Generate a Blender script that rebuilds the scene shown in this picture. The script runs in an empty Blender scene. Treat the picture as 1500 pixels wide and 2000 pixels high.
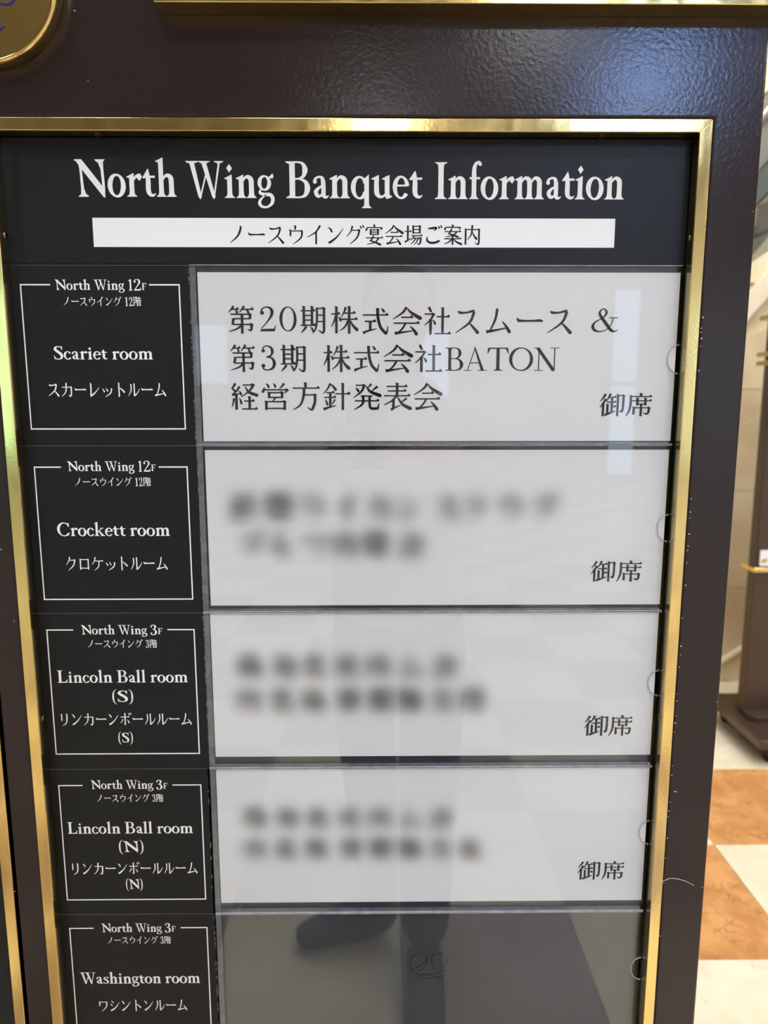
import bpy, bmesh, math, random
from mathutils import Vector, Matrix
SC = bpy.context.scene
# ======================= camera, world, exposure =======================
FPX = 1380.; PITCH_ANG = .1540325; YAW = -.0090302; ROLL = -.0004185
CAM = Vector((0, -.600, 1.380))
FW = Vector((-math.sin(YAW)*math.cos(PITCH_ANG), math.cos(YAW)*math.cos(PITCH_ANG), -math.sin(PITCH_ANG)))
_rt = Vector((math.cos(YAW), math.sin(YAW), 0)); _up = _rt.cross(FW)
RT = _rt*math.cos(ROLL)+_up*math.sin(ROLL); UP = _up*math.cos(ROLL)-_rt*math.sin(ROLL)
cd = bpy.data.cameras.new('camera'); cam = bpy.data.objects.new('camera', cd); SC.collection.objects.link(cam)
cam.matrix_world = Matrix(((RT.x, UP.x, -FW.x, CAM.x), (RT.y, UP.y, -FW.y, CAM.y), (RT.z, UP.z, -FW.z, CAM.z), (0, 0, 0, 1)))
cd.sensor_fit = 'VERTICAL'; cd.sensor_height = 36.; cd.lens = FPX/2000*36; cd.clip_start = .005; cd.clip_end = 60
cd.dof.use_dof = True; cd.dof.focus_distance = .612; cd.dof.aperture_fstop = 7.0
SC.camera = cam
w = bpy.data.worlds.new('world'); SC.world = w; w.use_nodes = True
w.node_tree.nodes['Background'].inputs['Color'].default_value = (.8, .9, 1, 1); w.node_tree.nodes['Background'].inputs['Strength'].default_value = .5
SC.view_settings.view_transform = 'Standard'; SC.view_settings.look = 'None'; SC.view_settings.gamma = 1; SC.view_settings.exposure = 0.0
SC.view_settings.use_curve_mapping = False
SC.cycles.max_bounces = 10; SC.cycles.transparent_max_bounces = 16; SC.cycles.sample_clamp_indirect = 6

# ======================= helpers =======================
COL = bpy.context.scene.collection
def _mat(name):
    m = bpy.data.materials.new(name); m.use_nodes = True
    nt = m.node_tree; b = nt.nodes['Principled BSDF']
    return m, nt, b
def simple(name, col, rough=.5, metal=0., spec=.5, coat=0., coat_r=.1, bump=None, vary=None, emit=None):
    m, nt, b = _mat(name); N = nt.nodes; L = nt.links
    b.inputs['Base Color'].default_value = (*col, 1); b.inputs['Roughness'].default_value = rough
    b.inputs['Metallic'].default_value = metal; b.inputs['Specular IOR Level'].default_value = spec
    b.inputs['Coat Weight'].default_value = coat; b.inputs['Coat Roughness'].default_value = coat_r
    tc = N.new('ShaderNodeTexCoord')
    if bump:
        sc, st, dist = bump
        n = N.new('ShaderNodeTexNoise'); n.inputs['Scale'].default_value = sc; n.inputs['Detail'].default_value = 2
        bp = N.new('ShaderNodeBump'); bp.inputs['Strength'].default_value = st; bp.inputs['Distance'].default_value = dist
        L.new(tc.outputs['Object'], n.inputs['Vector']); L.new(n.outputs['Fac'], bp.inputs['Height']); L.new(bp.outputs['Normal'], b.inputs['Normal'])
        if coat: L.new(bp.outputs['Normal'], b.inputs['Coat Normal'])
    if vary:
        sc, amt = vary
        n = N.new('ShaderNodeTexNoise'); n.inputs['Scale'].default_value = sc; n.inputs['Detail'].default_value = 5
        r = N.new('ShaderNodeMapRange'); r.inputs['To Min'].default_value = 1-amt; r.inputs['To Max'].default_value = 1+amt
        h = N.new('ShaderNodeHueSaturation'); h.inputs['Color'].default_value = (*col, 1)
        L.new(tc.outputs['Object'], n.inputs['Vector']); L.new(n.outputs['Fac'], r.inputs['Value']); L.new(r.outputs['Result'], h.inputs['Value']); L.new(h.outputs['Color'], b.inputs['Base Color'])
    if emit:
        b.inputs['Emission Color'].default_value = (*emit[0], 1); b.inputs['Emission Strength'].default_value = emit[1]
    return m
def gold_mat(name, rough, bump=.04):
    m, nt, b = _mat(name); N = nt.nodes; L = nt.links
    b.inputs['Base Color'].default_value = (.88, .64, .25, 1); b.inputs['Metallic'].default_value = 1
    tc = N.new('ShaderNodeTexCoord'); mp = N.new('ShaderNodeMapping'); mp.inputs['Scale'].default_value = (1, 1, .25)
    n = N.new('ShaderNodeTexNoise'); n.inputs['Scale'].default_value = 60; n.inputs['Detail'].default_value = 6
    r = N.new('ShaderNodeMapRange'); r.inputs['From Min'].default_value = .35; r.inputs['From Max'].default_value = .75
    r.inputs['To Min'].default_value = rough; r.inputs['To Max'].default_value = rough+.12
    n2 = N.new('ShaderNodeTexNoise'); n2.inputs['Scale'].default_value = 350; n2.inputs['Detail'].default_value = 3
    bp = N.new('ShaderNodeBump'); bp.inputs['Strength'].default_value = bump; bp.inputs['Distance'].default_value = .001
    L.new(tc.outputs['Object'], mp.inputs['Vector']); L.new(mp.outputs['Vector'], n.inputs['Vector']); L.new(n.outputs['Fac'], r.inputs['Value'])
    L.new(r.outputs['Result'], b.inputs['Roughness']); L.new(tc.outputs['Object'], n2.inputs['Vector']); L.new(n2.outputs['Fac'], bp.inputs['Height']); L.new(bp.outputs['Normal'], b.inputs['Normal'])
    return m
def sheet_mat(name, tint, ior=1.49, rough=0.):
    """thin clear sheet: see-through, with a Fresnel reflection on each face"""
    m = bpy.data.materials.new(name); m.use_nodes = True; nt = m.node_tree; N = nt.nodes; L = nt.links
    N.remove(N['Principled BSDF']); out = N['Material Output']
    t = N.new('ShaderNodeBsdfTransparent'); t.inputs['Color'].default_value = (*tint, 1)
    g = N.new('ShaderNodeBsdfGlossy'); g.inputs['Roughness'].default_value = rough
    f = N.new('ShaderNodeFresnel'); f.inputs['IOR'].default_value = ior
    mx = N.new('ShaderNodeMixShader')
    ge = N.new('ShaderNodeNewGeometry')
    L.new(f.outputs[0], mx.inputs[0]); L.new(t.outputs[0], mx.inputs[1]); L.new(g.outputs[0], mx.inputs[2]); L.new(mx.outputs[0], out.inputs['Surface'])
    # same reflection from both sides of a face
    mr = N.new('ShaderNodeMapRange'); L.new(ge.outputs['Backfacing'], mr.inputs['Value']); mr.inputs['To Min'].default_value = ior; mr.inputs['To Max'].default_value = 1/ior
    L.new(mr.outputs['Result'], f.inputs['IOR'])
    return m
def marble(name, base, dark, vein, scale=6., breccia=False, rough=.28):
    m, nt, b = _mat(name); N = nt.nodes; L = nt.links
    tc = N.new('ShaderNodeTexCoord'); oi = N.new('ShaderNodeObjectInfo'); ad = N.new('ShaderNodeVectorMath'); ad.operation = 'ADD'
    sc = N.new('ShaderNodeVectorMath'); sc.operation = 'SCALE'; sc.inputs['Scale'].default_value = 37.
    cb = N.new('ShaderNodeCombineXYZ'); L.new(oi.outputs['Random'], cb.inputs[0]); L.new(oi.outputs['Random'], cb.inputs[1])
    L.new(cb.outputs[0], sc.inputs[0]); L.new(tc.outputs['Object'], ad.inputs[0]); L.new(sc.outputs[0], ad.inputs[1])
    n = N.new('ShaderNodeTexNoise'); n.inputs['Scale'].default_value = scale; n.inputs['Detail'].default_value = 8; n.inputs['Distortion'].default_value = .6
    L.new(ad.outputs[0], n.inputs['Vector'])
    cr = N.new('ShaderNodeValToRGB'); cr.color_ramp.elements[0].position = .32; cr.color_ramp.elements[0].color = (*dark, 1)
    cr.color_ramp.elements[1].position = .62; cr.color_ramp.elements[1].color = (*base, 1)
    L.new(n.outputs['Fac'], cr.inputs[0])
    wv = N.new('ShaderNodeTexNoise'); wv.inputs['Scale'].default_value = scale*1.6; wv.inputs['Detail'].default_value = 4
    L.new(ad.outputs[0], wv.inputs['Vector'])
    mv = N.new('ShaderNodeVectorMath'); mv.operation = 'MULTIPLY_ADD'; mv.inputs[1].default_value = (.12,)*3
    L.new(wv.outputs['Color'], mv.inputs[0]); L.new(ad.outputs[0], mv.inputs[2])
    v = N.new('ShaderNodeTexVoronoi'); v.feature = 'DISTANCE_TO_EDGE'; v.inputs['Scale'].default_value = scale*(3.2 if breccia else 1.1)
    L.new(mv.outputs[0], v.inputs['Vector'])
    vr = N.new('ShaderNodeValToRGB'); vr.color_ramp.elements[0].position = 0; vr.color_ramp.elements[0].color = (1,1,1,1)
    vr.color_ramp.elements[1].position = .09 if breccia else .012; vr.color_ramp.elements[1].color = (0,0,0,1)
    L.new(v.outputs['Distance'], vr.inputs[0])
    mk = N.new('ShaderNodeMath'); mk.operation = 'MULTIPLY'; L.new(vr.outputs[0], mk.inputs[0])
    wm = N.new('ShaderNodeMapRange'); wm.inputs['From Min'].default_value = .48; wm.inputs['From Max'].default_value = .62
    L.new(wv.outputs['Fac'], wm.inputs['Value']); L.new(wm.outputs['Result'], mk.inputs[1])
    mx = N.new('ShaderNodeMix'); mx.data_type = 'RGBA'; L.new(mk.outputs[0], mx.inputs['Factor']); L.new(cr.outputs[0], mx.inputs['A']); mx.inputs['B'].default_value = (*vein, 1)
    L.new(mx.outputs['Result'], b.inputs['Base Color']); b.inputs['Roughness'].default_value = rough; b.inputs['Specular IOR Level'].default_value = .22
    return m

M = {
 'paint': simple('brown_paint', (.026, .0165, .015), .19, spec=.34, bump=(300, .22, .0006), vary=(9, .10)),
 'gold': gold_mat('polished_brass', .10, .03), 'gold_flat': gold_mat('plaque_brass', .04, .0),
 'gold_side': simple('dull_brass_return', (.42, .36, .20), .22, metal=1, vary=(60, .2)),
 'black': simple('black_card', (.0075, .0082, .0098), .42, spec=.28, bump=(900, .05, .0003)),
 'card_edge': simple('worn_card_edge', (.22, .20, .17), .7, vary=(500, .6)),
 'white_ink': simple('white_print', (.90, .90, .90), .6, spec=.2),
 'white_bar': simple('white_bar', (.86, .875, .89), .55, spec=.3),
 'ink': simple('black_ink', (.012, .011, .011), .6, spec=.2),
 'paper': simple('paper', (.875, .872, .885), .8, spec=.2, vary=(350, .02)),
 'acrylic': sheet_mat('acrylic_sheet', (.965, .97, .97)),
 'seam': simple('acrylic_glue_seam', (.16, .17, .19), .25, vary=(160, .5), bump=(700, .5, .0006)),
 'seam_edge': simple('polished_acrylic_edge', (.42, .44, .46), .15, vary=(120, .5)),
 'backing': simple('dark_backing', (.078, .083, .094), .5, vary=(14, .25)),
 'emblem_ink': simple('embossed_mark', (.006, .006, .006), .4),
 'black_gap': simple('black_recess', (.004, .004, .004), .8, spec=.1),
 'screw': simple('dark_brass_screw', (.20, .15, .06), .3, metal=1),
 'chip': simple('paint_chip', (.62, .60, .58), .8),
 'blue': simple('blue_enamel', (.02, .025, .22), .2),
 'cream': marble('cream_marble', (.90, .80, .58), (.82, .70, .47), (.55, .46, .30), 7.), 'rose': marble('rose_marble', (.38, .29, .24), (.30, .22, .18), (.25, .18, .15), 6.),
 'orange': marble('orange_marble', (.76, .38, .135), (.52, .215, .062), (.44, .17, .05), 9., True),
 'wall': marble('beige_marble', (.86, .72, .47), (.66, .50, .29), (.88, .78, .56), 2.2, rough=.25),
 'plaster': simple('warm_plaster', (.68, .64, .57), .8, vary=(3, .06)),
 'ceiling': simple('ceiling_plaster', (.26, .24, .20), .9),
 'grout': simple('grout', (.35, .28, .18), .9),
 'brown': simple('lighter_brown', (.062, .036, .023), .3, vary=(6, .1)), 'steel': simple('brushed_steel', (.55, .53, .49), .42, metal=1),  # second board in a lighter, warmer brown than the near one
 'glass': sheet_mat('balustrade_glass', (.91, .93, .91), 1.5),
 'slate': simple('slate_stone', (.20, .22, .215), .5, vary=(6, .15)),
 'dado': simple('beige_stone_band', (.42, .33, .22), .5, vary=(6, .15)),
 'tread': simple('grey_stone_tread', (.40, .38, .33), .5, vary=(6, .15)),
 'rubber': simple('black_rubber', (.015, .015, .015), .6),
 'skin': simple('skin', (.55, .34, .24), .5), 'shirt': simple('white_cotton', (.78, .77, .75), .9, bump=(60, .3, .01)),
 'navy': simple('navy_cloth', (.012, .014, .028), .8), 'shoe': simple('navy_leather', (.010, .012, .026), .4),
 'hair': simple('black_hair', (.010, .008, .007), .5, bump=(300, .6, .003)), 'phone': simple('phone_body', (.02, .02, .022), .2),
 'lip': simple('lips', (.42, .17, .14), .5), 'eye': simple('eye_white', (.7, .7, .68), .2),
 'day': simple('daylight_pane', (.5, .6, .6), .3, emit=((.55, .76, 1.), 2.0)), 'daycyan': simple('cyan_daylight_pane', (.5, .6, .6), .3, emit=((.50, 1., .98), 2.1)),  # leftmost window pane, cyan tint set for its reflection in the brass
 'daycool': simple('skylight_pane', (.5, .6, .6), .3, emit=((.30, .50, 1.), 85.)),
 'lamp': simple('lamp_diffuser', (.8, .8, .75), .6, emit=((.96, .97, 1.), 32.)),
 'glow': simple('lit_alcove', (.8, .75, .5), .6, emit=((1., .90, .45), 1.15)),
}

def mesh_obj(name, verts, faces, mat, parent=None, smooth=False, loc=None):
    me = bpy.data.meshes.new(name); me.from_pydata([tuple(v) for v in verts], [], faces); me.update()
    o = bpy.data.objects.new(name, me); COL.objects.link(o)
    if mat is not None: me.materials.append(M[mat] if isinstance(mat, str) else mat)
    if smooth:
        for p in me.polygons: p.use_smooth = True
    if loc: o.location = loc
    if parent is not None: o.parent = parent
    return o
class MB:
    def __init__(s): s.v = []; s.f = []
    def box(s, x0, x1, y0, y1, z0, z1):
        k = len(s.v)
        s.v += [(x0,y0,z0),(x1,y0,z0),(x1,y1,z0),(x0,y1,z0),(x0,y0,z1),(x1,y0,z1),(x1,y1,z1),(x0,y1,z1)]
        s.f += [[k+i for i in q] for q in ((0,3,2,1),(4,5,6,7),(0,1,5,4),(1,2,6,5),(2,3,7,6),(3,0,4,7))]
        return s
    def prism(s, poly, a, b, axis='y'):
        """poly in the plane across the axis; a..b along it"""
        k = len(s.v); n = len(poly)
        for t in (a, b):
            for u, w in poly: s.v.append((u, t, w) if axis == 'y' else (t, u, w) if axis == 'x' else (u, w, t))
        s.f += [[k+i for i in range(n)], [k+n+i for i in reversed(range(n))]]
        s.f += [[k+i, k+n+i, k+n+(i+1) % n, k+(i+1) % n] for i in range(n)]
        return s
    def cyl(s, c, r, a, b, axis='y', n=24, r2=None):
        r2 = r if r2 is None else r2
        k = len(s.v)
        for t, rr in ((a, r), (b, r2)):
            for i in range(n):
                u = c[0]+rr*math.cos(2*math.pi*i/n); w = c[1]+rr*math.sin(2*math.pi*i/n)
                s.v.append((u, t, w) if axis == 'y' else (t, u, w) if axis == 'x' else (u, w, t))
        s.f += [[k+i for i in range(n)], [k+n+i for i in reversed(range(n))]]
        s.f += [[k+i, k+n+i, k+n+(i+1) % n, k+(i+1) % n] for i in range(n)]
        return s
    def tube(s, pts, r, n=8):
        P = [Vector(p) for p in pts]; k = len(s.v)
        for i, p in enumerate(P):
            d = (P[min(i+1, len(P)-1)]-P[max(i-1, 0)]).normalized()
            a = d.cross(Vector((0.31, .2, .93))).normalized(); b = d.cross(a)
            rr = r[i] if isinstance(r, (list, tuple)) else r
            for j in range(n):
                t = 2*math.pi*j/n; s.v.append(tuple(p+a*rr*math.cos(t)+b*rr*math.sin(t)))
        for i in range(len(P)-1):
            for j in range(n): s.f.append([k+i*n+j, k+i*n+(j+1) % n, k+(i+1)*n+(j+1) % n, k+(i+1)*n+j])
        s.f += [[k+j for j in reversed(range(n))], [k+(len(P)-1)*n+j for j in range(n)]]
        return s
    def build(s, name, mat, parent=None, bevel=0, seg=2, smooth=False, loc=None):
        o = mesh_obj(name, s.v, s.f, mat, parent, False, loc)
        bm = bmesh.new(); bm.from_mesh(o.data); bmesh.ops.recalc_face_normals(bm, faces=bm.faces)
        if bevel:
            ed = [e for e in bm.edges if len(e.link_faces) == 2 and e.calc_face_angle() > .5]
            rb = bmesh.ops.bevel(bm, geom=ed, offset=bevel, segments=seg, affect='EDGES', profile=.5, clamp_overlap=True)
            for f_ in rb['faces']: f_.smooth = True
        bm.to_mesh(o.data); bm.free()
        if smooth:
            for p in o.data.polygons: p.use_smooth = True
            o.data.set_sharp_from_angle(angle=math.radians(35))
        return o
def tag(o, label=None, cat=None, group=None, kind=None):
    for k, v in (('label', label), ('category', cat), ('group', group), ('kind', kind)):
        if v: o[k] = v
    return o
def empty(name, loc, label=None, cat=None, group=None, kind=None):
    o = bpy.data.objects.new(name, None); COL.objects.link(o); o.location = loc; o.empty_display_size = .05
    return tag(o, label, cat, group, kind)
def keep(o, parent):
    """parent o (built in world coordinates) to an empty without moving it"""
    o.parent = parent; o.matrix_parent_inverse = Matrix.Translation(parent.location).inverted() if parent.parent is None else Matrix.Identity(4)
    return o
def copy_tree(o, parent=None):
    c = o.copy(); COL.objects.link(c); c.parent = parent
    for ch in list(o.children): copy_tree(ch, c)
    return c

# board measures are read off the photograph's own plane geometry: a point (px, py) of the 1500 x 2000 picture
# that lies on the vertical plane y = Y has these world coordinates (metres)
def at(px, py, Y):
    d = FW + RT*((px-750)/FPX) - UP*((py-1000)/FPX)
    t = (Y-CAM.y)/d.y
    p = CAM+d*t
    return p.x, p.z

# ======================= the setting =======================
TP = .463; TX = 1.060; TY = .970         # marble tile pitch and the grid lines
floor = MB().box(-7.6, 7.0, -12.0, 6.0, -.12, -.012).build('floor', 'grout'); tag(floor, kind='structure')
cells = []                                # (colour, x0, x1, y0, y1)
for i in range(-19, 13):                  # field under and beyond the board
    for j in range(-3, 11):
        x = TX+i*TP; y = TY+j*TP
        cells.append(('orange' if (i+j) % 2 else 'cream', x, x+TP, y, y+TP))
yb = TY-3*TP
for i in range(-33, 33): cells.append(('cream', .057+i*TP/2, .057+(i+1)*TP/2, yb-.256, yb))      # plain border strip, added unseen to shift the mirrored tile rows
for i in range(-17, 15):                  # field in front of the board, where the photographer stands
    for j in range(-25, 0):
        x = .057+i*TP; y = yb-.256+j*TP
        cells.append(('rose' if (i+j) % 2 else 'cream', x, x+TP, y, y+TP))
cells = [c for c in cells if c[1] > -7.62 and c[2] < 7.02 and c[3] > -12.02 and c[4] < 6.02]
near = sorted(cells, key=lambda c: (c[1]-.8)**2+(c[3]-.3)**2)[:300]; ns = {id(c) for c in near}
tms = {}
for c in near:
    key = (c[0], round(c[2]-c[1], 3), round(c[4]-c[3], 3))
    if key not in tms:
        o = MB().box(.0007, c[2]-c[1]-.0007, .0007, c[4]-c[3]-.0007, -.012, 0).build('tile', c[0], bevel=.0008, seg=1)
        tms[key] = o.data; bpy.data.objects.remove(o)
    o = bpy.data.objects.new('tile', tms[key]); COL.objects.link(o); o.location = (c[1], c[3], 0); o.parent = floor
for kind_ in ('orange', 'cream', 'rose'):
    b = MB()
    for c in cells:
        if id(c) not in ns and c[0] == kind_: b.box(c[1]+.0009, c[2]-.0009, c[3]+.0009, c[4]-.0009, -.012, 0)
    o = b.build('far_tiles', kind_, floor); o['kind'] = 'stuff'
tag(MB().box(-7.6, 7.0, -12.0, 6.0, 5.2, 5.3).build('ceiling', 'ceiling'), kind='structure')
tag(MB().box(-7.7, -7.6, -12.0, 6.0, -.12, 5.3).build('wall_left', 'plaster'), kind='structure')
tag(MB().box(7.0, 7.1, -12.0, 6.0, -.12, 5.3).build('wall_right', 'plaster'), kind='structure')
tag(MB().box(-7.6, 7.0, 6.0, 6.1, -.12, 5.3).build('wall_back', 'plaster'), kind='structure')
# entrance wall behind the photographer, with its windows
wf = tag(MB().box(-7.6, 7.0, -12.1, -12.0, -.12, 5.3).build('wall_front', 'plaster'), kind='structure')
for k, (x0, x1, z0, z1) in enumerate([(-7.1, -6.0, .5, 3.7), (4.1, 4.55, .1, 3.3), (.78, 1.25, 1.5, 2.6), (-3.15, -2.6, 1.7, 2.7), (5.6, 6.7, .3, 3.2)]):
    w = tag(MB().box(x0, x1, -11.99, -11.97, z0, z1).build('window_%d' % (k+1), 'daycyan' if k == 0 else 'day'), kind='structure')
    fr = MB()
    for a in (x0-.06, x1): fr.box(a, a+.06, -12.0, -11.92, z0-.06, z1+.06)
    for a in (z0-.06, z1): fr.box(x0, x1, -12.0, -11.92, a, a+.06)
    fr.build('window_frame', 'steel', w)
    if z1-z0 > 2: MB().box(x0, x1, -12.0, -11.93, (z0+z1)/2-.03, (z0+z1)/2+.03).build('window_bar', 'steel', w)
sk = tag(MB().box(2.75, 3.65, -9.0, -7.8, 5.16, 5.199).build('window_6', 'daycool'), kind='structure')
b = MB()
for a in (2.65, 3.65): b.box(a, a+.1, -9.1, -7.7, 5.1, 5.199)
for a in (-9.1, -7.8): b.box(2.75, 3.65, a, a+.1, 5.1, 5.199)
b.build('window_frame', 'plaster', sk)
lamp = empty('ceiling_light', (0, 0, 5.2), 'square ceiling light panel with steel frame over the lobby, outside the picture, some added as fill', 'light', 'ceiling light panels over the lobby')
MB().box(-.36, .36, -.36, .36, -.05, -.02).build('diffuser', 'lamp', lamp)
b = MB()
for a in (-.42, .36): b.box(a, a+.06, -.42, .42, -.06, -.001)
for a in (-.42, .36): b.box(-.36, .36, a, a+.06, -.06, -.001)
b.build('frame', 'steel', lamp)
spots = [(-4.9, -4.6), (0.05, -9.9), (3.75, -10.4), (1.6, -6.9), (-2.6, -2.6), (-.6, -3.4), (2.2, -3.4), (4.6, -3.4), (-.6, -1.0), (2.2, -.6), (4.4, 0.2), (3.2, 2.2), (1.0, 1.6), (4.8, -6.4), (1.9, .9)]  # some panels match brass glints; rest added as fill, last for stair wall
for k, (x, y) in enumerate(spots):
    o = lamp if k == 0 else copy_tree(lamp); o.location = (x, y, 5.2)

# ---- stair wall behind the second board: marble side wall, sloped capping, glass balustrade, steps ----
YW = 2.75
sw = empty('wall_stair', (1.4, YW, 0), kind='structure')
def slope(z_at, x): return z_at + (x-xa)*sl
xa, za = at(1462, 619, YW); xb, zb = at(1500, 576, YW); sl = (zb-za)/(xb-xa)
_, zc = at(1462, 562, YW)                                     # foot of the balustrade on the capping
X0, X1 = xa-.75, xa+2.2
b = MB().prism([(X0, -.012), (X1, -.012), (X1, slope(za, X1)), (X0, slope(za, X0))], YW+.02, YW+.35)
keep(b.build('wall_core', 'wall'), sw)
px = X0; k = 0
while px < X1-.01:
    nx = min(px+.62, X1); z = 0.0
    while z < slope(za, nx)-.02:
        z1 = z+.48; t0, t1 = min(z1, slope(za, px)), min(z1, slope(za, nx))
        poly = [(px+.0015, z+.0015), (nx-.0015, z+.0015), (nx-.0015, t1-.0015)]
        if t0-z > .01: poly.append((px+.0015, t0-.0015))
        keep(MB().prism(poly, YW, YW+.02).build('marble_panel', 'wall', bevel=.001, seg=1), sw)
        z = z1
    px = nx
keep(MB().prism([(X0, slope(za, X0)), (X1, slope(za, X1)), (X1, slope(zc, X1)), (X0, slope(zc, X0))], YW-.03, YW+.36).build('stair_capping', 'cream', bevel=.004), sw)
# pale bars low on the wall
mx0, mz0 = at(1408, 1293, YW-.02); mx1, mz1 = at(1453, 1266, YW-.02)
keep(MB().tube([(mx0-.1, YW-.014, mz0-.05), (mx0, YW-.014, mz0), (mx1, YW-.014, mz1)], .016, 10).build('pale_wall_bar', 'cream', smooth=True), sw)
mx0, mz0 = at(1424, 1352, YW-.02); mx1, mz1 = at(1444, 1341, YW-.02)
keep(MB().tube([(mx0, YW-.014, mz0-.02), (mx1, YW-.014, mz1)], .022, 10).build('pale_wall_bar', 'cream', smooth=True), sw)
# steps behind the balustrade and the far stair wall
stp = empty('wall_stair_far', (2.4, YW+1.2, 0), kind='structure')
for k in range(11):
    xs = X0+.2+k*.26; z = slope(za, xs)-.05
    if z > .1: keep(MB().box(xs, xs+.29, YW+.36, YW+1.5, z-.16, z+.02).build('step', 'tread', bevel=.004), stp)
YF = YW+1.5
def band(py0, py1, name, mat, dep):
    a, c = at(1475, py0, YF); a2, c2 = at(1475, py1, YF); s2 = sl*.92
    keep(MB().prism([(a-1.2, c2-1.2*s2), (a+2.4, c2+2.4*s2), (a+2.4, c+2.4*s2), (a-1.2, c-1.2*s2)], YF-dep, YF+.06).build(name, mat), stp)
band(520, 700, 'lower_stone', 'tread', .02); band(478, 520, 'skirting_band', 'dado', .05); band(440, 478, 'slate_band', 'slate', .0)  # the slate strip lies between two beige bands
band(405, 440, 'dado_band', 'dado', .05); band(345, 405, 'wall_band', 'slate', .01); band(255, 345, 'upper_wall', 'tread', .0); band(205, 255, 'coping', 'dado', .06)
bal = empty('glass_balustrade', (xa, YW+.1, slope(zc, xa)), 'clear glass stair balustrade with steel handrail on the sloping marble wall', 'balustrade')
hx, hz = at(1492, 222, YW+.1); hh = hz-slope(zc, hx)
keep(MB().prism([(X0, slope(zc, X0)+.035), (X1, slope(zc, X1)+.035), (X1, slope(zc, X1)+hh), (X0, slope(zc, X0)+hh)], YW+.095, YW+.107).build('glass_panel', 'glass'), bal)
keep(MB().prism([(X0, slope(zc, X0)), (X1, slope(zc, X1)), (X1, slope(zc, X1)+.04), (X0, slope(zc, X0)+.04)], YW+.08, YW+.122).build('base_channel', 'steel', bevel=.003), bal)
keep(MB().tube([(X0, YW+.1, slope(zc, X0)+hh), (X1, YW+.1, slope(zc, X1)+hh)], .013, 14).build('handrail', 'steel', smooth=True), bal)
gx, gz = at(1485, 150, 5.6)
al = empty('wall_lamp', (gx+.3, 5.98, gz+.5), 'pale yellow glowing wall light high beyond the stair', 'lamp')
keep(MB().box(gx-.05, gx+1.3, 5.9, 5.97, gz, gz+1.3).build('lamp_shade', 'glow', bevel=.02), al)
keep(MB().box(gx+.1, gx+1.1, 5.97, 5.999, gz+.1, gz+1.2).build('wall_plate', 'steel'), al)
keep(MB().box(gx-.09, gx+1.34, 5.88, 5.99, gz-.12, gz).build('lower_rim', 'slate', bevel=.01), al)

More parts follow.
